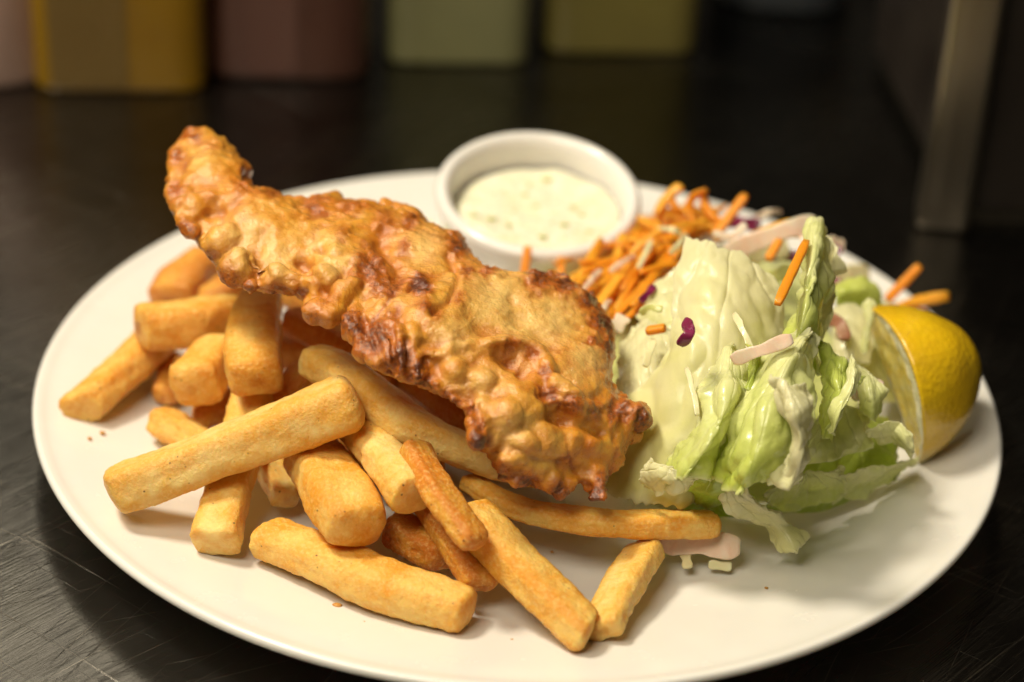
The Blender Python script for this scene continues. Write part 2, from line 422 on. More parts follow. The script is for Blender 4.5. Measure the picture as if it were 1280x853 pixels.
sauce = link('tartar_sauce', mesh('tartar_sauce', sv @ T2.T, grid_faces(96, 40, True)), mat_sauce(), label='pale green flecked tartar sauce filling the ramekin', cat='sauce')
sauce.location = rc
gv, gf = [], []
for k in range(16):
    a = random.uniform(0, 6.283); q = SR * .85 * math.sqrt(random.random()); c = np.array([q * math.cos(a), q * math.sin(a), -.0063]) @ T2.T
    s = random.uniform(.0007, .0019); b = len(gv)
    for d in ((1, 0, 0), (0, 1, 0), (-1, 0, 0), (0, -1, 0), (0, 0, .55), (0, 0, -.55)):
        gv.append(c + np.array(d) * s * np.array([random.uniform(.6, 1.5), random.uniform(.5, 1.1), 1]))
    for t_ in ((0, 1, 4), (1, 2, 4), (2, 3, 4), (3, 0, 4), (1, 0, 5), (2, 1, 5), (3, 2, 5), (0, 3, 5)): gf.append([b + i for i in t_])
link('gherkin_fleck', mesh('gherkin_fleck', gv, gf), M_cabG, sauce, kind='stuff')

# ------------------------------------------------------------------ fries
def fry(pts, width, label, mat=M_fryA, roll=0.0, flat=.9, seed=0, e0=.5, e1=.5, skew=0.3, wob=1.0, expo=None):
    """pts: (px, py, z_cm) along the fry; width in photograph pixels; e0/e1: how long each end tapers"""
    rg = np.random.default_rng(seed + 100); expo = expo or rg.uniform(2.9, 4.6); flat = flat * rg.uniform(.86, 1.0); width = width * .95
    W = np.array([P(*p) for p in pts]); n = 90; m = 44
    path = catmull(W, n)
    bow = rg.uniform(-.0016, .0016); q_ = W[-1] - W[0]; lat = np.cross(q_, (0, 0, 1.0)); lat /= np.linalg.norm(lat)
    path = path + lat * (bow * (1 - (2 * np.linspace(0, 1, n) - 1) ** 2))[:, None]
    mid = W.mean(0); hw = width * scale_at(mid) / 2
    tan = np.gradient(path, axis=0); tan /= np.linalg.norm(tan, axis=1)[:, None]
    upv = np.array([0, 0, 1.0]); side = np.cross(tan, upv); side /= np.linalg.norm(side, axis=1)[:, None]
    nor = np.cross(side, tan)
    L = np.linalg.norm(np.diff(path, axis=0), axis=1).sum()
    s = np.linspace(0, 1, n)
    # pack samples towards the ends
    s2 = .5 - .5 * np.cos(math.pi * s); s2 = .5 * s + .5 * s2
    path = np.stack([np.interp(s2, s, path[:, k]) for k in range(3)], 1)
    ln0 = e0 * hw; ln1 = e1 * hw
    d0 = s2 * L; d1 = (1 - s2) * L
    def cap(d, ln):
        q = np.clip(d / max(ln, 1e-5), 0, 1); return (1 - (1 - q) ** 4.5) ** .5
    taper = np.minimum(cap(d0, ln0 + .0008), cap(d1, ln1 + .0008)); taper = np.maximum(taper, .0)
    a = np.linspace(0, 2 * math.pi, m, endpoint=False) + .0001
    k = (np.abs(np.cos(a)) ** expo + np.abs(np.sin(a)) ** expo) ** (-1 / expo)
    cx, cy = np.cos(a) * k, np.sin(a) * k * flat
    edge_c = np.clip((k - 1.03) / .14, 0, 1)
    rc_, rs_ = math.cos(roll), math.sin(roll)
    bx, by = cx * rc_ - cy * rs_, cx * rs_ + cy * rc_
    ext = max(abs(bx)); bx /= ext; by /= ext
    g0 = (1 + .05 * np.sin(s2 * rg.uniform(3, 8) + rg.uniform(0, 6)) * wob) * (1 + rg.uniform(-.22, .22) * (s2 - .5))
    rnd_ = np.clip((1 - taper[:, None]) * 2.2, 0, 1)                                       # towards the very end the section goes round
    ex_, ey_ = np.cos(a), np.sin(a) * flat
    ex_, ey_ = (ex_ * rc_ - ey_ * rs_) / ext, (ex_ * rs_ + ey_ * rc_) / ext
    bxx = bx[None, :] * (1 - rnd_) + ex_[None, :] * rnd_; byy = by[None, :] * (1 - rnd_) + ey_[None, :] * rnd_
    near = np.maximum(np.exp(-d0 / (hw * .5)), np.exp(-d1 / (hw * .5)))
    hwv = hw * g0 * taper * (1 - .07 * near)
    verts = path[:, None, :] + hwv[:, None, None] * (bxx[:, :, None] * side[:, None, :] + byy[:, :, None] * nor[:, None, :])
    # slanted cut ends
    near0 = np.exp(-d0 / (hw * .8)); near1 = np.exp(-d1 / (hw * .8))
    sk0, sk1 = rg.uniform(-skew, skew), rg.uniform(-skew, skew)
    sh = (near0 * sk0)[:, None] * bx[None, :] - (near1 * sk1)[:, None] * bx[None, :]
    verts = verts + tan[:, None, :] * (sh * hw * taper[:, None])[:, :, None]
    v = verts.reshape(-1, 3)
    ctr = np.repeat(path, m, 0); d = v - ctr; dl = np.linalg.norm(d, axis=1)[:, None] + 1e-6; dn = d / dl
    off = seed * 3.1
    sp_ = np.stack([np.tile(np.cos(a), n) * 2.2, np.tile(np.sin(a), n) * 2.2, np.repeat(d0, m) * 45 + off], 1); disp = .0008 * fbm(v * 70 + off, 2) * wob + .00045 * noise(sp_ * 1.3) + .00022 * fbm(v * 700 + off, 2) + .0009 * np.minimum(0, noise(v * 45 + off + 40) - .05) + .00042 * fbm(v * 330 + off, 3)
    endm = np.repeat(np.maximum(np.exp(-d0 / (hw * .3)), np.exp(-d1 / (hw * .3))), m)
    disp = disp + endm * (.0010 * noise(v * 260 + off) + .0009 * noise(v * 520 + off))
    v = v + dn * disp[:, None]
    v = np.concatenate([v, [path[0] - tan[0] * .0003], [path[-1] + tan[-1] * .0003]])
    faces = []
    for i in range(n - 1):
        for j in range(m):
            a0 = i * m + j; b0_ = i * m + (j + 1) % m
            faces.append((a0, b0_, b0_ + m, a0 + m))
    c0, c1 = len(v) - 2, len(v) - 1
    for j in range(m):
        faces.append((c0, (j + 1) % m, j)); faces.append((c1, (n - 1) * m + j, (n - 1) * m + (j + 1) % m))
    edge = np.clip((edge_c[None, :] * (1 - rnd_)).ravel() * .75 + np.repeat(np.maximum(np.exp(-d0 / (hw * .35)), np.exp(-d1 / (hw * .35))) * .55, m), 0, 1)
    edge = np.concatenate([edge, [.5, .5]])
    o = link('french_fry', mesh('french_fry', v, faces, True, {'edge': edge}), mat, label=label, cat='french fry', group='french fries heaped on the left of the plate')
    return o
PI = math.pi
# nearest ones
fry([(135, 618, 2.4), (290, 558, 3.8), (450, 498, 5.2)], 84, 'longest plump golden fry, lying on top across the front of the heap', M_fryB, .35, .95, 1, .5, .55)
fry([(97, 514, 2.0), (150, 462, 2.2), (215, 402, 2.3)], 62, 'golden fry with a crumbly end reaching out to the left rim', M_fryA, .5, .9, 2, .35, .3, .5)
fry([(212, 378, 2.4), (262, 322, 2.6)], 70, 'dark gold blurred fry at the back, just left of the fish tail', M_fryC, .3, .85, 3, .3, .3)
fry([(172, 409, 3.7), (235, 406, 3.6), (300, 396, 3.3)], 72, 'short thick fry lying crosswise on top at the upper left', M_fryA, .2, .95, 4, .25, .3, .2)
fry([(240, 488, 3.3), (262, 465, 3.3), (284, 440, 3.2)], 72, 'stubby fry pointing forward beneath the crosswise one', M_fryA, .25, .95, 5, .55, .3, .1)
fry([(320, 478, 4.5), (322, 425, 4.6), (327, 372, 4.3)], 70, 'upright golden fry tucked under the middle of the fish tail', M_fryA, .1, .95, 6, .6, .3, .1)
fry([(268, 682, 1.9), (285, 610, 2.4), (312, 520, 2.8), (325, 478, 2.9)], 62, 'fry passing underneath the long plump fry, its blunt end on the plate', M_fryB, .15, .85, 7, .3, .3, .3)
fry([(196, 524, 1.7), (235, 550, 1.8), (275, 575, 1.7)], 50, 'small crumbly fry end sticking out above the long plump fry', M_fryA, .4, .9, 8, .4, .4, .5)
fry([(205, 498, 1.5), (212, 450, 1.6)], 38, 'thin pale fry in the gap left of the stubby fry', M_fryC, .2, .9, 9)
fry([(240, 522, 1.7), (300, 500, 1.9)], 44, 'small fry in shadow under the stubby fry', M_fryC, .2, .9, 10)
fry([(345, 505, 2.9), (385, 462, 3.0)], 46, 'brown fry showing in the gap between upright fry and pale curved fry', M_fryC, .3, .9, 11)
fry([(386, 448, 4.7), (440, 474, 4.8), (520, 532, 4.3), (610, 572, 3.2), (680, 590, 2.8)], 60, 'long pale curved fry running from the heap to beneath the fish', M_fryB, .3, .8, 12, .5, .3, .2)
fry([(435, 525, 3.9), (478, 575, 4.0), (520, 622, 3.9)], 60, 'pale fry with a square cut end pointing to the camera, in the middle', M_fryB, .12, .95, 13, .3, .25, .2)
fry([(385, 560, 3.1), (415, 610, 3.3), (450, 665, 3.2)], 86, 'fat rounded fry coming forward out of the middle of the heap', M_fryA, .2, .9, 14, .3, .6, .1)
fry([(325, 560, 1.9), (360, 625, 1.8)], 44, 'small pale fry piece in the gap below the long plump fry', M_fryB, .3, .9, 15)
fry([(328, 668, 1.8), (400, 692, 1.9), (480, 727, 1.9), (590, 765, 1.8)], 72, 'wide fry lying flat on the plate along the front', M_fryA, .1, .8, 16, .6, .3, .3)
fry([(517, 558, 4.5), (548, 610, 4.3), (597, 684, 3.6)], 50, 'thin brown fry leaning diagonally on top at the front', M_fryC, .4, .75, 17, .4, .5, .3)
fry([(520, 600, 2.9), (555, 660, 2.6), (607, 735, 1.9)], 56, 'brown fry directly beneath the thin diagonal one', M_fryC, .2, .7, 18, .3, .5)
fry([(585, 640, 3.1), (650, 705, 2.6), (738, 795, 1.9)], 66, 'long golden fry slanting down to the front edge, nearest the camera', M_fryA, .25, .85, 19, .3, .3, .4)
fry([(752, 790, 1.8), (780, 738, 1.8), (810, 684, 1.8)], 60, 'short pointed fry at the front standing apart to the right', M_fryB, .5, .7, 20, .3, .6, .5)
fry([(582, 600, 2.5), (650, 634, 2.6), (760, 652, 2.6), (900, 655, 2.3)], 42, 'long slim fry stretching right under the fish to the lettuce', M_fryA, .25, .8, 21, .3, .8, .2)
# underneath, mostly hidden
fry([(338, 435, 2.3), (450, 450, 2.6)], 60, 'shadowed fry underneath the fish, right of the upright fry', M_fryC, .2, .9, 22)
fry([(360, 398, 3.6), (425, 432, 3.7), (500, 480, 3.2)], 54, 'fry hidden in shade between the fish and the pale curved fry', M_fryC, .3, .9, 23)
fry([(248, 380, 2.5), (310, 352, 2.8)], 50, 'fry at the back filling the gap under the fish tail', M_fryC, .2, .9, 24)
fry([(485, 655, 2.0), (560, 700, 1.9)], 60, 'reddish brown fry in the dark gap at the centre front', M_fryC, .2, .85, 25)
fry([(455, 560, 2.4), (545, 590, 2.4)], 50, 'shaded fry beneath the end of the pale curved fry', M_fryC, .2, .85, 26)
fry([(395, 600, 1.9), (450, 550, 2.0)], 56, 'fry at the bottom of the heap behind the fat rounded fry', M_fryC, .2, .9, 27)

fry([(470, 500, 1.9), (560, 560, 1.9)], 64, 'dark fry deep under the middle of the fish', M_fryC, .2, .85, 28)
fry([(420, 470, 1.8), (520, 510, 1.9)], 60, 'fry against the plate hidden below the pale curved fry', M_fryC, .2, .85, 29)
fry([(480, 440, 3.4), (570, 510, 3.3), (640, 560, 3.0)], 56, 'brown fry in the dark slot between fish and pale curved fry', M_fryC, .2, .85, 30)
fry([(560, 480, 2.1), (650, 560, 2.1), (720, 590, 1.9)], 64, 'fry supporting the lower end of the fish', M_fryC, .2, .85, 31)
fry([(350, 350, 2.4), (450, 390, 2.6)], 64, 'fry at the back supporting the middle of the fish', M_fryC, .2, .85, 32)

# crumbs on the plate
for k, (px, py, r, lb) in enumerate([(421, 757, 6, 'largest golden crumb lying on the bare plate in front of the wide flat fry'), (128, 541, 4, 'golden crumb just below the crumbly end of the leftmost fry'),
                                 (112, 548, 3, 'tiny crumb furthest left on the plate, below the leftmost fry'), (196, 470, 2.5, 'tiny crumb on the plate between the leftmost fry and the stubby fry'), (349, 772, 2.5, 'tiny crumb near the front rim, left of the largest crumb'), (455, 778, 2.5, 'tiny crumb near the front rim, right of the largest crumb'),
                                 (640, 800, 2.5, 'tiny crumb by the front rim below the longest slanting fry'), (690, 690, 2.5, 'tiny crumb in the shade under the long slim fry'), (958, 735, 2.5, 'tiny crumb alone on the bare right front of the plate'), (330, 292, 3, 'tiny crumb on the plate behind the fish tail')]):
    p = P(px, py, 1.0); z = plate_z(p[0], p[1]); p = P(px, py, z + .08); s = r * scale_at(p) 
    import bmesh
    bm = bmesh.new(); bmesh.ops.create_icosphere(bm, subdivisions=2, radius=1)
    vv = np.array([q.co[:] for q in bm.verts]); ff = [[q.index for q in fa.verts] for fa in bm.faces]; bm.free()
    vv = vv * (1 + .5 * noise(vv * 1.6 + k * 9))[:, None] * np.array([s, s * .8, s * .45])
    o = link('crumb', mesh('crumb', vv, ff), M_crumb, label=lb, cat='crumb', group='crumbs on the plate'); o.location = p

# ------------------------------------------------------------------ battered fish
outline = [(232, 160), (262, 163), (285, 180), (303, 205), (314, 216), (314, 232), (338, 240), (372, 252), (402, 248), (440, 250), (484, 257), (520, 278),
           (548, 284), (572, 296), (586, 315), (606, 334), (640, 340), (672, 342), (700, 346), (728, 362), (748, 388), (764, 408), (770, 440), (764, 478), (780, 498), (803, 512), (804, 530),
           (784, 548), (780, 580), (764, 596), (755, 626), (738, 626), (726, 605), (712, 618), (690, 612), (668, 606), (648, 612), (622, 594), (612, 570), (590, 550), (588, 520), (560, 500), (520, 482), (488, 470),
           (462, 452), (440, 424), (425, 396), (404, 402), (386, 392), (372, 368), (334, 366), (318, 362), (282, 345), (262, 318), (240, 300), (228, 282), (213, 262), (212, 232), (220, 208), (214, 184)]
O = np.array(outline, float)
axis = np.array([(232, 185, 8.6), (250, 235, 8.2), (300, 300, 7.6), (370, 325, 7.4), (450, 345, 7.2), (530, 385, 6.9), (610, 430, 6.4), (680, 480, 5.6), (720, 540, 4.8), (740, 610, 3.8)])
def inside(p):
    x, y = p; c = False; n = len(O); j = n - 1
    for i in range(n):
        if (O[i, 1] > y) != (O[j, 1] > y) and x < (O[j, 0] - O[i, 0]) * (y - O[i, 1]) / (O[j, 1] - O[i, 1]) + O[i, 0]: c = not c
        j = i
    return c
def edge_dist(p):
    p = np.array(p, float); a = O; b = np.roll(O, -1, 0); ab = b - a
    t = np.clip(((p - a) * ab).sum(1) / (ab * ab).sum(1), 0, 1)
    return np.linalg.norm(a + ab * t[:, None] - p, axis=1).min()
def axis_z(px, py):
    a = axis[:-1, :2]; b = axis[1:, :2]; ab = b - a; p = np.array([px, py], float)
    t = np.clip(((p - a) * ab).sum(1) / (ab * ab).sum(1), 0, 1); q = a + ab * t[:, None]; d = np.linalg.norm(q - p, axis=1); i = d.argmin()
    off = (p - q[i])
    return axis[i, 2] + (axis[i + 1, 2] - axis[i, 2]) * t[i]
LIFTS = [(12, [(190, 140), (446, 240), (454, 300), (448, 345), (432, 380), (405, 415), (190, 420)]),
         (13, [(575, 290), (610, 330), (672, 335), (735, 355), (780, 440), (770, 482), (700, 500), (686, 470), (664, 440), (612, 428), (540, 440), (518, 420), (560, 385), (585, 350)]),
         (7, [(476, 250), (512, 262), (540, 282), (552, 320), (520, 345), (488, 330)])]
def in_poly(p, poly):
    x, y = p; c = False; j = len(poly) - 1
    for i in range(len(poly)):
        if (poly[i][1] > y) != (poly[j][1] > y) and x < (poly[j][0] - poly[i][0]) * (y - poly[i][1]) / (poly[j][1] - poly[i][1]) + poly[i][0]: c = not c
        j = i
    return c
def region_lift(q):
    for l, p in LIFTS:
        if in_poly(q, p): return l
    return 0
def tocam(p): d = CAM - p; return d / np.linalg.norm(d)
balls = []       # centre, radius
CAP = 52.0
for x in np.arange(206, 810, 9):
    for y in np.arange(156, 634, 9):
        q = (x + random.uniform(-3, 3), y + random.uniform(-3, 3))
        if not inside(q): continue
        d = edge_dist(q)
        if d < 5: continue
        r = min(d, CAP)
        z = axis_z(*q)
        c = P(q[0], q[1], z); s = scale_at(c)
        c = c + tocam(c) * (region_lift(q) * s)
        balls.append((c, r * s * .94))
def lump(px, py, r, lift, br=None, pale=None):
    """ball whose centre sits 'lift' px in front of the body's mid-surface"""
    c = P(px, py, axis_z(px, py)); s = scale_at(c)
    d = edge_dist((px, py)) if inside((px, py)) else 0
    c = c + tocam(c) * ((lift + region_lift((px, py))) * s)
    balls.append((c, r * s)); return c
def body_lift(px, py):
    if not inside((px, py)): return 0
    d = min(edge_dist((px, py)), CAP); return d
def ridge(pts, r, up=0.25, step=4):
    """a rope of batter along pixel points, sitting on the body's surface"""
    p = catmull(np.array(pts, float), 60); L = np.linalg.norm(np.diff(p, axis=0), axis=1).sum(); n = max(int(L / step), 3)
    p = catmull(np.array(pts, float), n)
    for i, q in enumerate(p):
        rr_ = r * 1.2 * (.75 + .5 * abs(math.sin(i * 1.3 + px_hash(pts))))
        lump(q[0], q[1], rr_, body_lift(*q) * 1.0 + r * (up + .8))
def px_hash(p): return (p[0][0] * 7 + p[0][1] * 3) % 6.28
# bulges of the tail
for a in [(395, 285, 26, 40), (420, 300, 24, 44), (372, 290, 20, 42), (418, 335, 30, 40), (440, 325, 22, 44), (400, 355, 26, 38), (395, 388, 15, 18), (345, 345, 22, 38), (300, 330, 26, 36), (280, 300, 24, 40), (245, 262, 22, 30), (250, 215, 20, 32),
          (300, 215, 12, 14), (265, 190, 18, 30), (235, 245, 14, 30), (332, 300, 26, 44), (430, 370, 18, 34), (365, 350, 16, 38),
          # middle
          (500, 290, 22, 40), (512, 275, 15, 36), (560, 305, 18, 34), (480, 400, 18, 44), (500, 445, 15, 32), (470, 435, 13, 24), (520, 460, 13, 28), (540, 400, 22, 46),
          (600, 385, 26, 48), (640, 375, 22, 48), (560, 430, 22, 46), (700, 405, 26, 44), (735, 430, 22, 36), (690, 370, 16, 36), (725, 375, 14, 28), (750, 405, 14, 24), (665, 400, 24, 50),
          (740, 470, 20, 34), (705, 450, 24, 48), (600, 480, 22, 40), (570, 465, 20, 38), (630, 520, 24, 46),
          # lower right end
          (600, 545, 14, 22), (650, 560, 24, 40), (700, 560, 26, 42), (735, 555, 22, 38), (690, 595, 16, 24), (655, 590, 16, 24), (745, 590, 16, 24), (635, 575, 14, 28), (740, 604, 13, 16), (775, 525, 16, 26), (792, 525, 11, 16)]:
    lump(a[0], a[1], a[2], a[3] * (.80 if a[0] > 560 else .90))
# ropes and folds of batter
ridge([(570, 300), (583, 335), (575, 370), (545, 392), (515, 395)], 8, .45)
ridge([(556, 305), (570, 340), (560, 372), (535, 385)], 6, .5)
ridge([(612, 428), (640, 428), (668, 438), (682, 460), (684, 490)], 9, .75)
ridge([(684, 490), (700, 505), (730, 512), (760, 515), (796, 520)], 10, .6)
ridge([(690, 478), (715, 495), (745, 500), (775, 505)], 9, .5)
ridge([(440, 400), (462, 430), (480, 450)], 8, .5); ridge([(462, 398), (476, 425), (484, 455)], 7, .5)
ridge([(484, 405), (500, 425), (503, 458)], 8, .5); ridge([(515, 415), (520, 440), (524, 468)], 7, .5); ridge([(450, 380), (440, 410), (452, 440)], 7, .4)
ridge([(436, 300), (452, 330), (444, 355), (425, 375), (410, 395)], 9, .3)
ridge([(485, 262), (505, 268), (515, 285), (505, 305), (490, 320)], 9, .35)
ridge([(330, 245), (370, 262), (410, 268), (430, 288)], 9, .2)
ridge([(672, 348), (700, 358), (725, 372), (745, 395), (760, 420)], 8, .3)
ridge([(690, 345), (715, 362), (740, 385)], 6, .4)
ridge([(220, 200), (215, 235), (225, 265), (240, 290)], 7, .3)
ridge([(250, 250), (280, 240), (306, 235)], 8, .2)
ridge([(600, 555), (605, 530), (600, 505)], 8, .4)
ridge([(640, 600), (665, 595), (690, 605)], 6, .4); ridge([(700, 612), (722, 595), (742, 600), (752, 620)], 6, .4)
ridge([(595, 425), (560, 440), (530, 440), (505, 430)], 6, .25)

for k in range(1500):
    q = (random.uniform(206, 806), random.uniform(156, 630))
    if not inside(q): continue
    e_ = edge_dist(q); dark = in_poly(q, [(440, 330), (500, 330), (530, 400), (545, 480), (500, 470), (430, 400)])
    if e_ > 17 and not dark: continue
    if random.random() < (.7 if q[0] > 560 else .5): continue
    lump(q[0], q[1], random.uniform(4.0, 7.5), min(e_, CAP) * .95 + random.uniform(-3, 3))
ico = None
bm = bmesh.new(); bmesh.ops.create_icosphere(bm, subdivisions=2, radius=1)
iv = np.array([q.co[:] for q in bm.verts]); fi = np.array([[q.index for q in fa.verts] for fa in bm.faces]); bm.free()
allv = np.concatenate([iv * r + c for c, r in balls]); allf = np.concatenate([fi + k * len(iv) for k in range(len(balls))])
me = bpy.data.meshes.new('tmp'); me.from_pydata(allv.tolist(), [], allf.tolist())
tmp = bpy.data.objects.new('tmp', me); C.objects.link(tmp)
rm = tmp.modifiers.new('r', 'REMESH'); rm.mode = 'VOXEL'; rm.voxel_size = .00075
sm = tmp.modifiers.new('s', 'SMOOTH'); sm.iterations = 3; sm.factor = .5
dg = bpy.context.evaluated_depsgraph_get(); ev = tmp.evaluated_get(dg); m2 = bpy.data.meshes.new_from_object(ev)
n = len(m2.vertices); V = np.empty(n * 3); m2.vertices.foreach_get('co', V); V = V.reshape(-1, 3)
N = np.empty(n * 3); m2.vertices.foreach_get('normal', N); N = N.reshape(-1, 3)
bpy.data.objects.remove(tmp)
edges = np.empty(len(m2.edges) * 2, int); m2.edges.foreach_get('vertices', edges); edges = edges.reshape(-1, 2)
def lap(x):
    s = np.zeros_like(x); cnt = np.zeros(n); np.add.at(s, edges[:, 0], x[edges[:, 1]]); np.add.at(s, edges[:, 1], x[edges[:, 0]])
    np.add.at(cnt, edges.ravel(), 1); cnt = np.maximum(cnt, 1)
    return s / (cnt[:, None] if x.ndim == 2 else cnt)
# brown / pale areas: centre pixel, radius px, strength
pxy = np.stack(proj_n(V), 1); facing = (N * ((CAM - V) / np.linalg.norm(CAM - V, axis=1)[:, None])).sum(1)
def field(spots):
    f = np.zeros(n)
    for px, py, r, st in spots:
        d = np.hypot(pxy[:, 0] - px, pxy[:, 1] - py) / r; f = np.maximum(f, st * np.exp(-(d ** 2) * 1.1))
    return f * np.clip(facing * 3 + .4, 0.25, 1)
brown = field([(465, 335, 30, .85), (480, 355, 28, .75), (450, 320, 16, .6), (525, 358, 17, 1.25), (470, 420, 30, .95), (500, 445, 26, 1.0), (445, 405, 20, .85), (525, 462, 20, .9), (490, 395, 22, .6), (505, 310, 14, .6), (480, 280, 18, .55),
               (512, 278, 12, .6), (570, 310, 18, .75), (583, 340, 12, .6), (575, 375, 12, .6), (545, 392, 12, .65), (530, 385, 14, .7), (675, 350, 20, .85), (705, 356, 20, .9), (735, 375, 20, .9), (752, 400, 20, .85), (764, 430, 16, .7), (745, 420, 12, .5),
               (640, 430, 14, .6), (665, 440, 13, .65), (682, 465, 13, .75), (686, 492, 16, .9), (715, 505, 18, .8), (745, 512, 18, .75), (775, 515, 18, .85), (797, 522, 14, .9), (600, 550, 16, .8), (596, 530, 14, .6), (625, 590, 16, .7), (660, 603, 18, .75),
               (700, 610, 16, .7), (742, 620, 14, .95), (755, 600, 14, .7), (710, 575, 12, .55), (225, 240, 18, .5), (222, 195, 14, .5), (240, 165, 14, .5), (308, 215, 14, .6), (300, 235, 14, .45), (395, 395, 14, .4), (372, 372, 14, .45), (285, 348, 20, .5), (262, 320, 18, .45),
               (310, 362, 18, .55), (345, 366, 16, .5), (235, 285, 16, .5), (430, 290, 14, .5), (395, 252, 18, .5), (340, 243, 14, .5), (440, 345, 10, .5), (560, 500, 20, .6), (530, 485, 20, .8), (590, 515, 14, .6), (610, 335, 12, .7), (440, 255, 20, .4), (530, 430, 20, .35)])
pale = field([(300, 300, 34, .7), (350, 325, 28, .7), (420, 330, 26, .75), (395, 300, 20, .4), (250, 195, 22, .35), (530, 310, 28, .7), (620, 370, 44, .9), (570, 420, 36, .6), (690, 400, 36, .9), (650, 400, 40, .8), (735, 445, 28, .8), (715, 470, 22, .6),
              (600, 480, 34, .6), (640, 540, 34, .6), (690, 560, 30, .3), (500, 380, 20, .3), (560, 350, 14, .4), (230, 250, 14, 0.2)])
wp = V + .006 * np.stack([noise(V * 70 + 31), noise(V * 70 + 57), noise(V * 70 + 83)], 1)
bil1 = np.abs(noise(wp * 42 + 3)) - .22; bil2 = np.abs(noise(wp * 105 + 9)) - .20
ridged = 1 - 2 * np.abs(noise(wp * 150 + 5))
up_ = 1 - .6 * pale
d1 = .0052 * bil1 * (1 - .5 * pale) + .0019 * bil2 * up_ * (.5 + brown) + .0012 * (ridged - .5) * (.25 + 1.6 * brown) + .0010 * fbm(V * 330, 2) * (0.25 + 1.6 * brown)
d1 = d1 + .0006 * fbm(V * 900 + 2, 2) * (.15 + 1.2 * brown)
brown = brown + .30 * np.clip((.06 - np.abs(noise(wp * 42 + 3))) / .06, 0, 1) * (1 - .5 * pale)
# crevices
for px, py, rx, dep in [(640, 450, 11, .0028), (655, 462, 9, .0028), (626, 444, 9, .0016), (525, 358, 10, .0015)]:
    d = np.hypot(pxy[:, 0] - px, pxy[:, 1] - py) / rx; d1 = d1 - dep * np.exp(-d ** 2) * np.clip(facing * 3, 0, 1)
for pts, wd_, dep in [([(375, 328), (392, 345), (404, 365)], 7, .0022), ([(478, 300), (490, 322), (500, 340)], 9, .0022), ([(470, 425), (478, 448), (486, 466)], 4, .0022), ([(490, 410), (494, 436), (494, 460)], 4, .0020),
                     ([(455, 400), (458, 424), (466, 440)], 4, .0020), ([(508, 425), (512, 446), (512, 466)], 4, .0020), ([(560, 320), (572, 345), (562, 375), (540, 392)], 4, .0016), ([(690, 520), (720, 528), (755, 540)], 8, .0025),
                     ([(640, 560), (670, 575), (700, 580)], 7, .0016), ([(590, 395), (620, 405), (650, 400)], 14, .0014), ([(640, 370), (655, 400), (690, 430)], 10, .0012), ([(300, 250), (280, 262), (262, 268)], 7, .0015), ([(330, 290), (318, 320), (330, 345)], 9, .0014), ([(400, 310), (420, 318), (440, 315)], 6, .0015)]:
    p_ = catmull(np.array(pts, float), 24); dd = np.full(n, 1e9)
    for q in p_: dd = np.minimum(dd, np.hypot(pxy[:, 0] - q[0], pxy[:, 1] - q[1]))
    d1 = d1 - dep * np.exp(-(dd / wd_) ** 2) * np.clip(facing * 3, 0, 1)
a_ = O; ab_ = np.roll(O, -1, 0) - O; ed = np.full(n, 1e9)
for i in range(len(O)):
    t_ = np.clip(((pxy - a_[i]) @ ab_[i]) / (ab_[i] @ ab_[i]), 0, 1); ed = np.minimum(ed, np.linalg.norm(a_[i] + t_[:, None] * ab_[i] - pxy, axis=1))
brown = brown + .19 * np.exp(-(ed / 15) ** 2)
brown = brown + field([(642, 454, 15, .25), (525, 358, 12, .3)])
d1 = d1 + np.exp(-(ed / 14) ** 2) * (.0012 * (1 - 2 * np.abs(noise(V * 190 + 77))) + .0010 * fbm(V * 420 + 5, 2))
V2 = V + N * d1[:, None]
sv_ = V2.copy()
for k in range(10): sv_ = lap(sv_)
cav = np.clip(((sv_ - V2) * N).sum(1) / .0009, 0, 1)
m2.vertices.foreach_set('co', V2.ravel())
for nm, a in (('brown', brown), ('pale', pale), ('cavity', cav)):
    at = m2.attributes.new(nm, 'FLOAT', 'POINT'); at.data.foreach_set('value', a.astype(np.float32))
m2.polygons.foreach_set('use_smooth', [True] * len(m2.polygons)); m2.materials.clear(); m2.update(); m2.name = 'battered_fish'
print('fish verts', n)
link('battered_fish', m2, M_bat, label='large golden battered fish fillet resting across the fries', cat='battered fish')

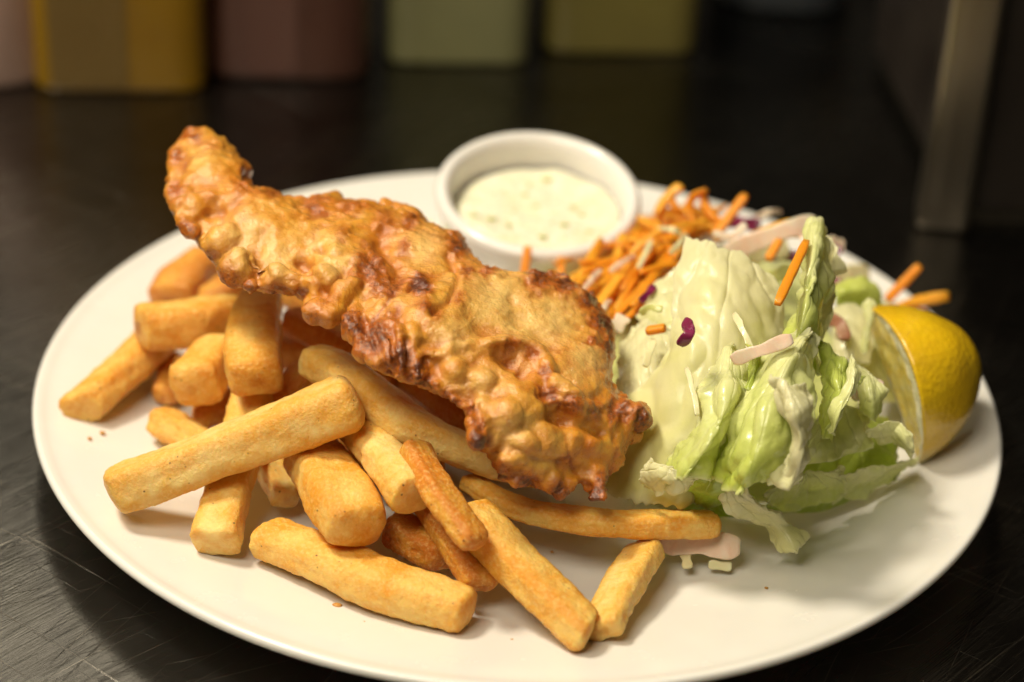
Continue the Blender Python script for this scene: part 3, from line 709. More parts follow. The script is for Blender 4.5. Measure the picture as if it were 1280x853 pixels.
# ------------------------------------------------------------------ lettuce
def leaf(rows, label, mat, seed=0, g0=.2, g1=.6, ruffle=1.0, thick=.0004, nu=70, nv=70, cat='lettuce leaf', name='lettuce_leaf', group='lettuce leaves of the salad', gsum=None, rag=1.0, veins=5, parent=None):
    """rows: control net of (px, py, z_cm), each row across the leaf; g0 -> g1 greenness from first to last row"""
    net = np.array([[P(*p) for p in r] for r in rows])         # (R, K, 3)
    a = catmull(net, nv)                                       # (nv, K, 3)
    a = catmull(a.transpose(1, 0, 2), nu)                      # (nu, nv, 3)
    u = np.linspace(0, 1, nu)[:, None] * np.ones(nv); v_ = np.ones((nu, 1)) * np.linspace(0, 1, nv)
    # ragged edge: pull the border in and out
    off = seed * 5.7
    border = np.minimum(np.minimum(u, 1 - u), np.minimum(v_, 1 - v_))
    q = np.stack([u * 13, v_ * 13, np.full_like(u, off)], -1).reshape(-1, 3)
    jx = (fbm(q, 3).reshape(nu, nv)) * .042 * rag; jy = (fbm(q + 50, 3).reshape(nu, nv)) * .042 * rag
    wgt = np.clip(1 - border / .16, 0, 1)
    du = np.gradient(a, axis=0) * nu; dv = np.gradient(a, axis=1) * nv
    a = a + du * (jx * wgt)[..., None] + dv * (jy * wgt)[..., None]
    nr = np.cross(du, dv); nr /= np.linalg.norm(nr, axis=-1)[..., None] + 1e-9
    W = a.reshape(-1, 3)
    rip = .0030 * noise(W * 55 + off) + .0020 * noise(W * 130 + off) * (0.6 + 1.0 * wgt.ravel()) + .0006 * noise(W * 380 + off) * (.5 + wgt.ravel())
    crease = 1 - np.abs(noise(W * 85 + off + 9)) * 3.2
    rip = rip + .0021 * np.clip(crease, 0, 1) + .0010 * np.clip(1 - np.abs(noise(W * 190 + off + 31)) * 4, 0, 1) * (.3 + wgt.ravel())
    rip = rip * ruffle
    # veins fan out from the first row's middle
    ang = np.arctan2((u - .5), (v_ + .25)) ; vn = np.exp(-((np.sin(ang * veins * 2.2 + .6 * noise(q * .35 + 3).reshape(nu, nv))) ** 2) * 60) * np.clip(1.1 - v_, 0, 1) * (veins > 0)
    rip = rip + .0006 * vn.ravel()
    W = W + nr.reshape(-1, 3) * rip[:, None]
    green = g0 + (g1 - g0) * v_
    at = {'green': green, 'rim': np.clip(1 - border / .045, 0, 1), 'vein': vn * .8}
    me = mesh(name, W, grid_faces(nu, nv), True, at)
    o = link(name, me, mat, parent, label=label, cat=cat, group=group)
    s = o.modifiers.new('thickness', 'SOLIDIFY'); s.thickness = thick; s.offset = 0
    ss = o.modifiers.new('sub', 'SUBSURF'); ss.levels = 0; ss.render_levels = 1
    return o
W_, Y_, G_ = M_leafW, M_leafY, M_leafG
# big pale slab at the centre
leaf([[(858, 290, 8.0), (895, 305, 8.1), (935, 318, 7.9), (972, 350, 7.3)],
      [(838, 370, 7.0), (880, 375, 7.4), (930, 380, 7.3), (982, 400, 6.4)],
      [(830, 440, 6.0), (870, 450, 6.4), (920, 455, 6.3), (975, 460, 5.6)],
      [(765, 520, 3.9), (835, 540, 4.7), (890, 545, 4.8), (935, 540, 4.2)],
      [(735, 605, 2.0), (795, 630, 2.6), (850, 635, 2.7), (900, 620, 2.5)]],
     'large smooth pale lettuce leaf standing up at the centre of the salad', M_leafS, 1, .0, .6, .5, .0012, rag=.8, veins=2)
leaf([[(775, 418, 4.7), (800, 398, 5.2), (838, 412, 5.6)], [(768, 470, 4.3), (800, 470, 4.9), (836, 480, 5.0)], [(778, 540, 3.6), (805, 545, 3.9), (830, 560, 3.8)], [(770, 612, 2.4), (795, 615, 2.5), (815, 622, 2.4)]],
     'translucent whitish lettuce piece next to the right end of the fish', W_, 2, .05, .2, .7, .0010)
leaf([[(852, 325, 6.2), (868, 340, 6.2), (875, 365, 6.0)], [(815, 355, 5.6), (838, 375, 5.8), (850, 400, 5.6)], [(790, 392, 5.0), (812, 408, 5.2), (830, 425, 5.2)]],
     'creamy lettuce piece between the carrot heap and the large pale leaf', W_, 3, .1, .3, .8)
# tall crinkled upright leaf
leaf([[(1012, 270, 9.0), (1022, 270, 9.1), (1030, 278, 8.9), (1040, 300, 8.5)],
      [(1000, 325, 8.3), (1014, 322, 8.8), (1028, 325, 8.6), (1042, 340, 7.9)],
      [(990, 375, 7.4), (1006, 372, 8.2), (1022, 372, 8.0), (1036, 385, 7.2)],
      [(975, 420, 6.6), (992, 420, 7.5), (1014, 420, 7.4), (1030, 430, 6.4)],
      [(950, 470, 5.6), (975, 470, 6.4), (1000, 465, 6.4), (1022, 470, 5.4)]],
     'tall narrow crinkled lettuce leaf standing highest at the right of the salad', Y_, 4, .1, 1.0, .9, .0012, rag=.8)
leaf([[(1030, 285, 8.2), (1042, 300, 8.0), (1044, 322, 7.7)], [(1028, 340, 7.7), (1044, 352, 7.3), (1046, 372, 6.9)], [(1020, 400, 6.8), (1034, 408, 6.5), (1036, 430, 6.1)]],
     'thin pale lettuce rib behind the tall narrow leaf', W_, 5, .1, .3, .6)
# front centre bright leaves
leaf([[(1004, 405, 7.6), (1018, 408, 7.7), (1030, 402, 7.4)],
      [(952, 440, 7.2), (990, 445, 7.7), (1030, 440, 7.2)],
      [(920, 510, 6.2), (965, 500, 7.0), (1022, 500, 6.6)],
      [(895, 560, 5.2), (945, 565, 6.1), (1012, 560, 5.6)],
      [(882, 598, 4.3), (925, 622, 4.7), (985, 600, 4.6)]],
     'bright cupped lettuce leaf with a shiny fold at the front of the salad', Y_, 6, -.05, .85, .9, .0008)
leaf([[(955, 470, 7.9), (985, 478, 8.1), (1012, 480, 7.8)], [(968, 510, 7.2), (995, 520, 7.5), (1022, 525, 7.1)], [(985, 560, 6.2), (1000, 572, 6.4), (1018, 575, 6.1)], [(952, 600, 4.8), (985, 618, 5.0), (1004, 610, 4.9)]],
     'ragged whitish lettuce strip overlapping the right side of the cupped leaf', W_, 7, .0, .15, .9)
leaf([[(893, 445, 6.6), (912, 418, 7.0), (922, 432, 6.9), (950, 452, 6.6)], [(872, 480, 6.3), (905, 475, 6.8), (925, 480, 6.7), (945, 490, 6.2)], [(862, 535, 5.5), (890, 540, 6.1), (910, 540, 5.9), (928, 535, 5.3)], [(812, 590, 4.2), (850, 600, 4.8), (880, 598, 4.6), (895, 590, 4.0)]],
     'ruffled pale green lettuce leaf with two peaks left of the cupped leaf', Y_, 8, -.1, .6, 1.0, .0008)
leaf([[(804, 572, 4.6), (835, 588, 4.9), (880, 590, 4.8)], [(800, 590, 4.2), (840, 608, 4.5), (872, 600, 4.4)], [(800, 612, 3.4), (830, 624, 3.6), (862, 612, 3.6)]],
     'small translucent curled lettuce edge above the slim fry', W_, 9, .0, .2, .9)
leaf([[(928, 430, 7.3), (942, 440, 7.5), (955, 428, 7.3)], [(930, 450, 6.9), (944, 458, 7.1), (956, 448, 6.9)], [(922, 480, 6.4), (936, 488, 6.6), (950, 480, 6.4)]],
     'small yellow green lettuce curl in the middle of the salad', G_, 10, .0, .4, 1.0)
leaf([[(905, 470, 6.6), (930, 470, 6.5), (955, 480, 6.4)], [(890, 520, 5.6), (920, 520, 5.6), (950, 530, 5.5)], [(860, 590, 4.2), (890, 600, 4.2), (930, 600, 4.2)], [(830, 625, 2.6), (870, 635, 2.6), (930, 640, 2.6)]],
     'green lettuce leaf deep in the heap behind the two front leaves', G_, 11, .1, .8, .7)
# right side
leaf([[(1022, 420, 6.6), (1050, 440, 6.6), (1085, 462, 6.4)], [(1022, 455, 6.2), (1048, 475, 6.4), (1072, 485, 6.2)], [(1020, 500, 5.6), (1044, 515, 5.8), (1060, 510, 5.6)], [(1020, 545, 4.8), (1034, 552, 5.0), (1044, 548, 4.9)]],
     'vivid yellow green lettuce leaf folded to a point, right of the tall leaf', G_, 12, .35, .2, .8)
leaf([[(1060, 440, 6.9), (1068, 450, 7.0), (1080, 462, 6.8)], [(1056, 475, 6.6), (1066, 480, 6.7), (1074, 488, 6.5)], [(1038, 508, 6.0), (1050, 515, 6.2), (1062, 512, 6.0)], [(1034, 535, 5.3), (1040, 545, 5.4), (1046, 540, 5.3)]],
     'light narrow lettuce flap folded over the vivid green leaf', Y_, 13, .0, .3, .6)
leaf([[(1062, 450, 5.6), (1085, 462, 5.6), (1112, 488, 5.2)], [(1066, 485, 5.2), (1090, 498, 5.2), (1108, 505, 4.9)], [(1070, 515, 4.6), (1088, 525, 4.6), (1100, 528, 4.4)]],
     'small pale green lettuce tip leaning on the lemon wedge', Y_, 14, .1, .5, .7)
leaf([[(1008, 540, 4.6), (1050, 505, 4.7), (1092, 515, 4.5)], [(1005, 565, 4.2), (1045, 545, 4.2), (1090, 535, 4.1)], [(990, 590, 3.5), (1045, 575, 3.6), (1095, 560, 3.6)]],
     'pale lettuce leaf forming the roof over the dark green hollow', Y_, 15, .0, .4, .7)
leaf([[(1000, 555, 2.9), (1060, 525, 3.4), (1115, 520, 3.3)], [(985, 590, 2.5), (1050, 575, 2.6), (1125, 555, 2.6)], [(965, 625, 1.9), (1040, 620, 1.7), (1130, 585, 1.9)], [(955, 640, 1.6), (1030, 640, 1.3), (1120, 600, 1.6)]],
     'broad dark green lettuce leaf lying lowest on the right of the salad', G_, 16, .3, .7, .6)
leaf([[(1085, 545, 4.2), (1110, 527, 4.6), (1138, 548, 4.3)], [(1088, 552, 3.9), (1115, 545, 4.2), (1142, 565, 3.8)], [(1100, 560, 3.3), (1125, 570, 3.3), (1135, 580, 3.1)]],
     'lettuce edge curled over just below the lemon wedge', Y_, 17, .0, .2, .9)
leaf([[(960, 622, 3.2), (1010, 595, 3.3), (1060, 590, 3.2)], [(965, 635, 2.6), (1015, 615, 2.6), (1060, 610, 2.6)], [(975, 645, 2.0), (1010, 640, 1.9), (1055, 628, 1.9)]],
     'mid green lettuce flap with a wavy hem on the lower right', Y_, 18, .3, .7, .7)
leaf([[(1050, 600, 2.9), (1090, 590, 2.9), (1150, 575, 2.6)], [(1045, 615, 2.3), (1085, 605, 2.3), (1150, 582, 2.0)], [(1040, 632, 1.7), (1085, 622, 1.6), (1145, 590, 1.6)]],
     'pale green lettuce border running on the plate towards the lemon', Y_, 19, .2, .5, .8)
# bottom curl
leaf([[(893, 612, 3.9), (905, 608, 4.1), (925, 620, 3.9)], [(905, 640, 3.0), (930, 632, 3.5), (955, 638, 3.3)], [(950, 662, 2.1), (972, 655, 2.5), (990, 658, 2.4)], [(978, 690, 1.7), (995, 690, 2.0), (1014, 670, 2.1)]],
     'small pale lettuce leaf lying on the plate with its tip curled up', W_, 20, .1, .35, .8, .0009)
leaf([[(850, 615, 2.6), (895, 610, 2.6), (940, 625, 2.6)], [(850, 640, 1.7), (890, 645, 1.7), (950, 655, 1.7)]],
     'dark green lettuce bottom layer peeping out above the slim fry', G_, 21, .6, .9, .6)
# back right
leaf([[(1042, 352, 4.8), (1075, 348, 4.8), (1100, 362, 4.4)], [(1044, 368, 4.6), (1078, 362, 4.7), (1106, 380, 4.2)], [(1046, 388, 4.1), (1078, 385, 4.1), (1104, 396, 3.8)]],
     'curved green edged lettuce piece above the lemon wedge', G_, 22, .0, .5, .6)
leaf([[(1036, 385, 4.6), (1062, 378, 4.8), (1095, 385, 4.6)], [(1040, 415, 4.4), (1064, 412, 4.6), (1092, 418, 4.4)], [(1044, 450, 3.9), (1066, 450, 4.1), (1088, 455, 4.0)]],
     'creamy brownish lettuce stem piece left of the lemon wedge', W_, 23, -.1, .0, .4, .0012)
leaf([[(1078, 378, 5.4), (1088, 372, 5.5), (1095, 380, 5.4)], [(1076, 405, 5.0), (1086, 405, 5.2), (1092, 410, 5.1)], [(1072, 440, 4.5), (1082, 442, 4.7), (1088, 440, 4.5)]],
     'withered thin lettuce sliver hanging in front of the lemon cut face', Y_, 24, .2, .2, .5)
leaf([[(1078, 378, 3.6), (1100, 372, 3.6), (1122, 384, 3.4)], [(1074, 420, 3.4), (1100, 416, 3.4), (1126, 420, 3.2)], [(1060, 500, 2.8), (1095, 500, 2.8), (1125, 500, 2.6)]],
     'pale lettuce piece filling the space behind the lemon cut face', W_, 27, .1, .4, .6)
# under the ramekin
leaf([[(528, 272, 2.6), (560, 285, 2.7), (600, 310, 2.7), (640, 325, 2.6)], [(530, 295, 2.7), (565, 310, 3.0), (605, 330, 3.0), (645, 340, 2.8)], [(540, 320, 2.2), (575, 335, 2.3), (610, 350, 2.3), (650, 360, 2.2)]],
     'bright yellow green lettuce leaf sticking out below the ramekin behind the fish', Y_, 25, .3, .9, .8)
# base of the heap so that no plate shows through
leaf([[(660, 360, 2.0), (760, 330, 2.2), (880, 300, 2.2), (1000, 320, 2.0)], [(680, 410, 2.3), (780, 400, 2.8), (900, 400, 3.0), (1040, 400, 2.4)], [(740, 470, 2.2), (820, 490, 2.6), (940, 490, 2.8), (1070, 480, 2.2)], [(780, 590, 1.5), (850, 610, 1.5), (960, 600, 1.5), (1080, 560, 1.5)]],
     'wide lettuce leaf under the carrots, almost fully covered', Y_, 26, .3, .6, .8)

# ------------------------------------------------------------------ strips: carrot, onion, cabbage
def strip_mesh(name, L, wd, th, bend, twist, seed, n=16, tip=.25):
    rg = np.random.default_rng(seed); s = np.linspace(-1, 1, n); m = 8
    x = s * L / 2; y = bend * (1 - s * s) * L + .0004 * rg.normal(size=n); z = .25 * bend * L * np.sin(s * 2.2 + seed)
    w = wd / 2 * (1 - tip * np.abs(s) ** 10) * (1 + .05 * rg.normal(size=n)); h = th / 2 * (1 - tip * np.abs(s) ** 10)
    a = np.linspace(0, 2 * PI, m, endpoint=False) + PI / 8
    V = []
    for i in range(n):
        tw = twist * s[i]
        for q in a:
            cx = np.sign(math.cos(q)) * abs(math.cos(q)) ** .3 * w[i]; cz = np.sign(math.sin(q)) * abs(math.sin(q)) ** .3 * h[i]
            V.append((x[i], y[i] + cx * math.cos(tw) - cz * math.sin(tw), z[i] + cx * math.sin(tw) + cz * math.cos(tw)))
    F_ = []
    for i in range(n - 1):
        for j in range(m): F_.append((i * m + j, i * m + (j + 1) % m, (i + 1) * m + (j + 1) % m, (i + 1) * m + j))
    F_.append(tuple(range(m))[::-1]); F_.append(tuple((n - 1) * m + j for j in range(m)))
    me = mesh(name, V, F_, True); return me
variants = [strip_mesh('carrot_shred', 1.0, .085 + .02 * (k % 3), .06 + .01 * (k % 2), [.0, .03, -.04, .08, .02, -.02, .13, .05][k], .25 * k, k) for k in range(8)]
variants2 = [m_.copy() for m_ in variants]
for m_ in variants2: m_.name = 'pale_carrot_shred'
def place(o, p0, p1, L=1.0, spin=0.0, wscale=1.0):
    p0, p1 = Vector(p0), Vector(p1); d = p1 - p0; x = d.normalized(); up = Vector((0, 0, 1))
    y = up.cross(x).normalized(); z = x.cross(y)
    R = Matrix((x, y, z)).transposed().to_4x4() @ Matrix.Rotation(spin, 4, 'X')
    l = d.length
    o.matrix_world = Matrix.Translation((p0 + p1) / 2) @ R @ Matrix.Diagonal((l / L, wscale, wscale, 1))
CARG = 'carrot shreds heaped between the ramekin and the lettuce'
def carrot(a, b, k=0, label=None, group=CARG, wpx=11.0, spin=0.0):
    pa, pb = P(*a), P(*b)
    lt = (k * 7) % 3 == 1
    o = link('carrot_shred', (variants2 if lt else variants)[k % 8], M_carrot2 if lt else M_carrot, label=label or ('thin light orange carrot shred in the heap between ramekin and lettuce' if lt else 'thin deep orange carrot shred in the heap between ramekin and lettuce'), cat='carrot shred', group=(group if label else ('light orange' if lt else 'deep orange') + ' carrot shreds heaped by the ramekin'))
    place(o, pa, pb, 1.0, spin, wpx * scale_at(pa) / .10)
    return o
# heap: filled at random inside the heap's area, lower ones first
hp = np.array([(668, 330), (740, 315), (790, 290), (830, 262), (900, 262), (905, 290), (862, 300), (855, 320), (850, 340), (800, 370), (775, 400), (745, 385), (715, 350)], float)
cnt = 0; rnd = random.Random(5)
while cnt < 240:
    c = (rnd.uniform(680, 915), rnd.uniform(250, 410))
    if not in_poly(c, hp): continue
    lay = cnt / 240
    top = 3.3 + 1.9 * min(1, (c[0] - 680) / 150)
    z = 1.7 + (top - 1.7) * lay
    a = math.radians(rnd.choice([rnd.gauss(52, 14), rnd.gauss(40, 20), rnd.gauss(10, 14), rnd.gauss(110, 20)])); l = rnd.uniform(28, 58)
    dx, dy = math.cos(a) * l, -math.sin(a) * l
    dz = rnd.uniform(-.25, .5)
    A = (c[0] - dx, c[1] - dy, z - dz); B = (c[0] + dx, c[1] + dy, z + dz)
    if B[1] < 240 or not in_poly((A[0] * .85 + c[0] * .15, A[1] * .85 + c[1] * .15), hp) or not in_poly((B[0] * .8 + c[0] * .2, B[1] * .8 + c[1] * .2), hp): continue
    carrot(A, B, cnt, spin=rnd.uniform(0, 3), wpx=rnd.uniform(6, 10)); cnt += 1
named = [((738, 398, 4.4), (800, 322, 4.9), 1, 'long carrot shred slanting up beside the fish, front of the heap', 13),
         ((762, 402, 4.6), (842, 322, 5.0), 0, 'straight carrot shred nearest the lettuce, slanting up to the right', 13),
         ((775, 405, 4.7), (858, 330, 5.2), 5, 'carrot shred pressed against the large pale lettuce leaf', 12),
         ((716, 372, 4.1), (752, 300, 4.5), 4, 'steep carrot shred leaning between fish and ramekin', 12),
         ((655, 345, 3.8), (660, 308, 4.6), 0, 'lone carrot shred standing upright in front of the ramekin', 13),
         ((700, 350, 3.6), (702, 322, 4.0), 0, 'short upright carrot shred just right of the lone one', 12),
         ((664, 318, 3.3), (800, 316, 3.6), 2, 'carrot shred lying level below the ramekin rim', 11),
         ((820, 268, 5.4), (852, 232, 6.2), 1, 'carrot shred forming the left peak behind the lettuce', 12),
         ((852, 268, 5.4), (843, 234, 6.1), 3, 'carrot shred crossing the left peak behind the lettuce', 11),
         ((818, 266, 5.3), (872, 264, 5.5), 4, 'carrot shred lying across the foot of the left peak', 12),
         ((870, 282, 5.2), (884, 238, 6.2), 6, 'carrot shred arching up as the middle peak', 13),
         ((905, 285, 5.2), (880, 236, 6.1), 3, 'carrot shred arching down from the middle peak to the right', 12),
         ((896, 292, 5.2), (932, 244, 6.0), 0, 'thick carrot shred pointing up right, furthest right of the heap peaks', 14),
         ((800, 272, 4.6), (830, 300, 4.6), 1, 'carrot shred running down right from beside the ramekin', 13),
         ((868, 270, 5.2), (900, 300, 5.0), 1, 'carrot shred dropping behind the top edge of the large pale leaf', 12),
         ((972, 380, 8.6), (1008, 302, 8.9), 0, 'single carrot shred leaning against the tall crinkled lettuce leaf', 14),
         ((960, 325, 6.0), (975, 300, 6.3), 0, 'short carrot shred behind the dip between the two tall leaves', 13),
         ((918, 305, 5.6), (990, 278, 6.0), 4, 'carrot shred lying below the pink onion strip', 12),
         ((808, 414, 6.0), (832, 410, 6.2), 0, 'short flat carrot piece lying on the creamy lettuce', 15)]
for a, b, k, lb, wp in named: carrot(a, b, k, lb, wpx=wp)
carrot((1108, 376, 3.0), (1150, 332, 4.2), 0, 'carrot shred pointing up over the plate rim behind the lemon', 'carrot shreds behind the lemon', 14, .8)
carrot((1118, 386, 3.0), (1186, 370, 3.2), 4, 'pointed carrot shred sticking out over the rim, right of the lemon top', 'carrot shreds behind the lemon', 14, .3)
carrot((1105, 382, 2.7), (1160, 392, 2.7), 0, 'short carrot shred low down behind the top of the lemon', 'carrot shreds behind the lemon', 13, .2)

def ribbon(name, pts, wpx, thpx, mat, label, cat, group=None, seed=0, twist=.5, n=28):
    """bent strip of onion or cabbage: flat section swept along (px,py,z) points"""
    W = catmull(np.array([P(*p) for p in pts]), n); s = scale_at(W.mean(0))
    tan = np.gradient(W, axis=0); tan /= np.linalg.norm(tan, axis=1)[:, None]
    vw = np.array([tocam(p) for p in W]); side = np.cross(tan, vw); side /= np.linalg.norm(side, axis=1)[:, None]; nr = np.cross(side, tan)
    t = np.linspace(0, 1, n); a = np.linspace(0, 2 * PI, 12, endpoint=False) + .26
    w = wpx * s / 2 * (1 - .35 * np.abs(2 * t - 1) ** 10) * (1 + .12 * np.sin(t * 9 + seed)); h = thpx * s / 2
    V = []
    for i in range(n):
        tw = twist * (t[i] - .5); sd = side[i] * math.cos(tw) + nr[i] * math.sin(tw); nn = -side[i] * math.sin(tw) + nr[i] * math.cos(tw)
        for q in a:
            V.append(W[i] + sd * (np.sign(math.cos(q)) * abs(math.cos(q)) ** .3 * w[i]) + nn * (np.sign(math.sin(q)) * abs(math.sin(q)) ** .3 * h * .6))
    V = np.array(V); V = V + .0005 * np.stack([noise(V * 300 + k * 7 + seed) for k in range(3)], 1); m = 12; Fc = []
    for i in range(n - 1):
        for j in range(m): Fc.append((i * m + j, i * m + (j + 1) % m, (i + 1) * m + (j + 1) % m, (i + 1) * m + j))
    Fc.append(tuple(range(m))[::-1]); Fc.append(tuple((n - 1) * m + j for j in range(m)))
    return link(name, mesh(name, V, Fc), mat, label=label, cat=cat, group=group)
ribbon('onion_strip', [(905, 318, 5.6), (950, 300, 6.2), (990, 286, 6.6), (1022, 278, 6.6)], 24, 8, M_pink, 'wide pink onion strip lying across the back of the salad', 'onion strip')
ribbon('onion_strip', [(892, 292, 5.9), (915, 296, 6.1), (932, 280, 6.4)], 9, 6, M_pink, 'small curved pink onion strip behind the top of the large pale leaf', 'onion strip')
ribbon('onion_strip', [(915, 450, 7.2), (945, 440, 7.6), (990, 424, 7.9)], 17, 6, M_pink, 'pink onion strip between the cupped leaf and the large pale leaf', 'onion strip')
ribbon('onion_strip', [(825, 676, 1.6), (870, 680, 1.7), (925, 684, 1.7)], 30, 12, M_pink, 'pinkish white onion piece lying on the plate beneath the slim fry', 'onion strip')
ribbon('cabbage_shred', [(1026, 300, 5.5), (1050, 318, 5.3)], 14, 7, M_purple, 'purple cabbage scrap just right of the tall crinkled leaf', 'cabbage shred')
ribbon('onion_strip', [(1035, 302, 5.2), (1055, 308, 5.0)], 16, 7, M_pink, 'pink onion tip showing over the rim right of the tall leaf', 'onion strip')
ribbon('cabbage_shred', [(856, 402, 8.0), (862, 415, 8.1), (850, 432, 7.7)], 15, 7, M_purple, 'dark purple cabbage curl stuck on the large pale lettuce leaf', 'cabbage shred', twist=1.2)
ribbon('cabbage_shred', [(800, 378, 5.5), (818, 358, 5.7)], 9, 6, M_purple, 'magenta cabbage bit tucked between carrots and creamy lettuce', 'cabbage shred')
ribbon('cabbage_shred', [(800, 392, 6.0), (812, 384, 6.2), (828, 388, 6.2)], 9, 6, M_cabG, 'short green edged cabbage shred on the creamy lettuce', 'cabbage shred')
ribbon('onion_strip', [(768, 412, 5.0), (780, 396, 5.1)], 18, 8, M_pink, 'pink onion bit at the corner between fish, carrots and lettuce', 'onion strip')
ribbon('cabbage_shred', [(905, 275, 4.6), (950, 282, 4.8)], 16, 8, M_purple, 'dark red cabbage strip behind the pink onion strip', 'cabbage shred')
ribbon('cabbage_shred', [(1008, 286, 5.8), (1018, 300, 5.8)], 14, 7, M_purple, 'purple cabbage tip touching the left edge of the tall leaf', 'cabbage shred')
ribbon('cabbage_shred', [(960, 318, 4.6), (1000, 322, 4.8)], 14, 8, M_purple, 'purple cabbage shred low in the gap between the two tall leaves', 'cabbage shred')
ribbon('cabbage_shred', [(935, 318, 4.9), (985, 308, 5.1)], 26, 8, M_cabW, 'white cabbage shred in the gap between the two tall leaves', 'cabbage shred')
ribbon('cabbage_shred', [(952, 352, 5.2), (990, 338, 5.4)], 18, 8, M_cabG, 'green cabbage shred in the gap between the two tall leaves', 'cabbage shred')
ribbon('cabbage_shred', [(1040, 352, 3.0), (1062, 342, 3.2), (1086, 346, 3.0)], 26, 8, M_cabW, 'white cabbage piece on the plate behind the green edged lettuce piece', 'cabbage shred')
ribbon('cabbage_shred', [(1036, 352, 4.3), (1048, 358, 4.3)], 16, 8, M_purple, 'purple cabbage bit at the foot of the tall leaf, left of the lemon', 'cabbage shred')
ribbon('cabbage_shred', [(1036, 398, 4.9), (1050, 405, 5.0), (1056, 425, 4.8)], 16, 8, M_dull, 'reddish brown cabbage curl left of the creamy stem piece', 'cabbage shred')
ribbon('cabbage_shred', [(1064, 492, 4.7), (1085, 482, 4.8), (1100, 490, 4.7)], 24, 10, M_pink, 'brownish pink onion bit in the hollow beneath the small leaf tip', 'onion strip')
ribbon('cabbage_shred', [(858, 460, 6.6), (866, 488, 6.4), (872, 520, 6.0)], 7, 5, M_cabW, 'thin pale cabbage thread hanging down the large pale leaf', 'cabbage shred')
ribbon('cabbage_shred', [(918, 392, 7.6), (930, 415, 7.5), (940, 442, 7.1)], 8, 5, M_cabW, 'thin creamy cabbage thread below the carrot shred on the large pale leaf', 'cabbage shred')
ribbon('cabbage_shred', [(856, 690, 1.4), (860, 710, 1.25)], 12, 8, M_cabW, 'small translucent cabbage bit on the plate below the onion piece', 'cabbage shred')
ribbon('cabbage_shred', [(885, 706, 1.2), (915, 708, 1.2)], 12, 6, M_cabW, 'small translucent cabbage sliver on the plate right of the other bit', 'cabbage shred')
ribbon('cabbage_shred', [(806, 458, 5.5), (812, 440, 5.7), (816, 425, 5.8)], 9, 5, M_cabW, 'short pale cabbage sliver on the translucent lettuce near the fish', 'cabbage shred')

for px, py, dx, dy, z, mt, lb in [(738, 352, 12, -14, 4.6, 'o', 'short pinkish sliver lying on the carrots nearest the fish'), (778, 330, 16, -10, 5.0, 'o', 'thin pale onion sliver across the middle of the carrot heap'),
                                  (806, 318, 8, -18, 5.3, 'w', 'thin whitish sliver pointing up out of the middle of the carrot heap'), (838, 290, 14, 4, 5.6, 'w', 'pale cabbage sliver at the foot of the left carrot peak'),
                                  (752, 388, 10, -12, 4.9, 'o', 'thin pink sliver low on the carrots beside the fish'), (848, 306, 10, -12, 5.6, 'w', 'greenish white sliver touching the top corner of the large pale leaf'),
                                  (1000, 300, 10, 8, 6.2, 'o', 'thin pink sliver left of the tip of the tall crinkled leaf'), (960, 268, 16, -3, 5.0, 'o', 'thin pink sliver furthest back, over the plate rim')]:
    ribbon('onion_strip' if mt == 'o' else 'cabbage_shred', [(px - dx, py - dy, z - .1), (px + 2, py - 3, z + .2), (px + dx, py + dy, z)], 7, 5, {'p': M_purple, 'o': M_pink, 'w': M_cabW}[mt], lb, 'onion strip' if mt == 'o' else 'cabbage shred', seed=px)
# ------------------------------------------------------------------ lemon wedge
A = P(1080, 388, 4.9); B = P(1147, 577, 1.5); Cc = (A + B) / 2; et = (B - A); Ln = np.linalg.norm(et); et /= Ln
vw = tocam(Cc); er = np.cross(vw, et); er /= np.linalg.norm(er)
if er @ cam_r < 0: er = -er
evv = np.cross(et, er); evv = evv if evv @ vw > 0 else -evv
RL = 112 * scale_at(Cc); ph0, ph1 = math.radians(74), math.radians(-40)
root = empty('lemon_wedge', B, 'yellow lemon wedge with its cut face turned left, at the right rim', 'lemon wedge')
def lem(s, ph, k=1.0):
    return Cc + et * (s * Ln / 2) + RL * k * (max(0, 1 - abs(s) ** 2.0) ** .66) * (math.cos(ph) * er + math.sin(ph) * evv)
def mat_peel():
    t = NT('lemon_peel')
    n1 = t.noise(45, 4, .6, dist=.5); n2 = t.noise(160, 4, .6)
    col = t.mix(t.gray(n1, .35, .65), (.78, .49, .008), (.68, .40, .006))
    col = t.mix(t.gray(n2, .50, .75, 0, .45), col, (.52, .31, .012))
    col = t.mix(t.math('MULTIPLY', t.attr('tip'), t.gray(n2, .3, .6, .6, 1)), col, (.72, .62, .30))
    t.set(Base=col, Rough=t.gray(n2, .3, .7, .25, .42), SSS=.15, SSR=(.004, .003, .001), SSScale=1.0, Coat=.35, CoatR=.15)
    b = t.bump(t.voro(620, 'SMOOTH_F1'), .4, .0006); b = t.bump(n1, .15, .002, b); t.l(b, t.b.inputs['Normal']); return t.m
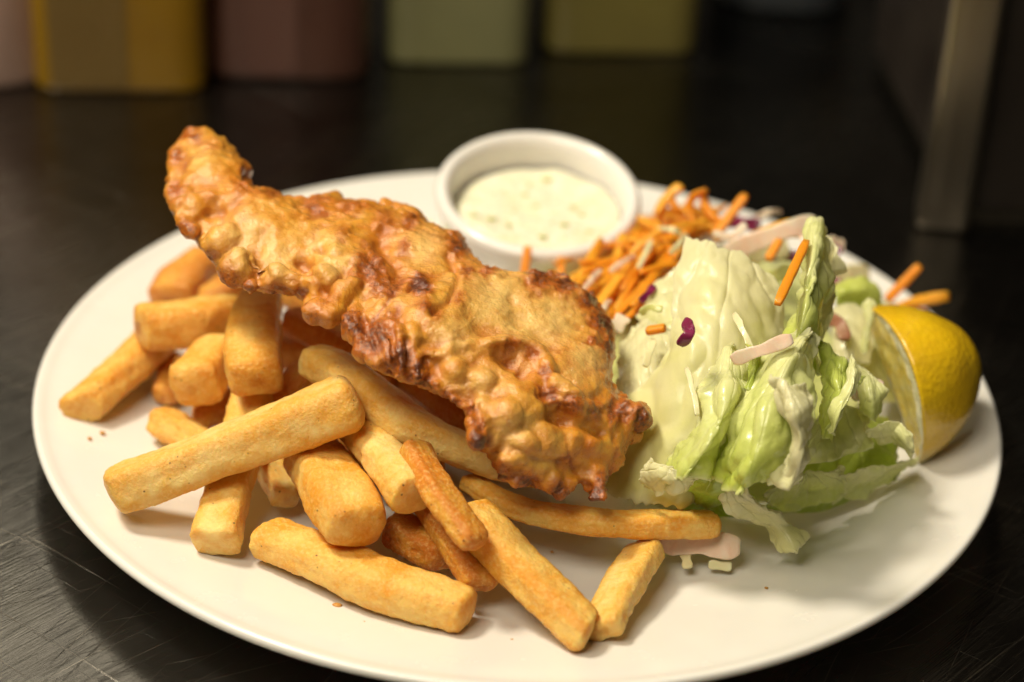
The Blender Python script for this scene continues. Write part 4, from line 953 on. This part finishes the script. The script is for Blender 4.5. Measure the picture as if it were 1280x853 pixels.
def mat_flesh():
    t = NT('lemon_flesh')
    a = t.attr('rad'); rays = t.attr('cell')
    col = t.mix(t.gray(t.noise(260, 3, .6, dist=.5), .35, .65), (.78, .56, .09), (.88, .74, .24))
    pith = t.gray(t.math('ADD', a, t.math('MULTIPLY', t.noise(200, 2), .06)), .80, .83)
    col = t.mix(pith, col, (.88, .83, .60)); col = t.mix(t.math('MULTIPLY', rays, .9), col, (.80, .72, .45))
    t.set(Base=col, Rough=.25, SSS=.4, SSR=(.006, .005, .002), SSScale=1.0, Coat=.4, CoatR=.1)
    b = t.bump(t.noise(350, 4, .6, dist=1.0), .9, .0016); t.l(b, t.b.inputs['Normal']); return t.m
ns, npn = 60, 48
ss_ = np.sin(np.linspace(-PI / 2, PI / 2, ns))
outer = [lem(s, ph) for s in ss_ for ph in np.linspace(ph0, ph1, npn)]
tipa = [max(0, (s - .90) / .10) * 1.0 + max(0, (-s - .95) / .05) for s in ss_ for _ in range(npn)]
outer = np.array(outer)
ov = outer + er * 0
nn_ = (outer - Cc) - np.outer((outer - Cc) @ et, et); nn_ /= np.linalg.norm(nn_, axis=1)[:, None] + 1e-6
ov = outer + nn_ * (.0009 * noise(outer * 90))[:, None]
o = link('peel', mesh('lemon_peel', ov - B, grid_faces(ns, npn), True, {'tip': tipa}), mat_peel(), root)
sd = o.modifiers.new('thickness', 'SOLIDIFY'); sd.thickness = .0012; sd.offset = 0
for ph in (ph0, ph1):
    fv, ra, ce = [], [], []
    pnorm = -math.sin(ph) * er + math.cos(ph) * evv
    for s in ss_:
        for k in np.linspace(0, 1, 26):
            p = lem(s, ph, k * .985); fv.append(p); ra.append(k + max(0, abs(s) - .88) * 1.2); ce.append(math.exp(-((k - .0) ** 2) * 400) + .8 * math.exp(-(math.sin(math.atan2(k + .15, s) * 7) ** 2) * 60))
    fv = np.array(fv); ra_ = np.array(ra)
    fv = fv + pnorm * (.0012 * noise(fv * 260) * (ra_ < .9) + (.0 if True else 0))[:, None]
    link('cut_face', mesh('cut_face', fv - B, grid_faces(ns, 26), True, {'rad': ra, 'cell': ce}), mat_flesh(), root)
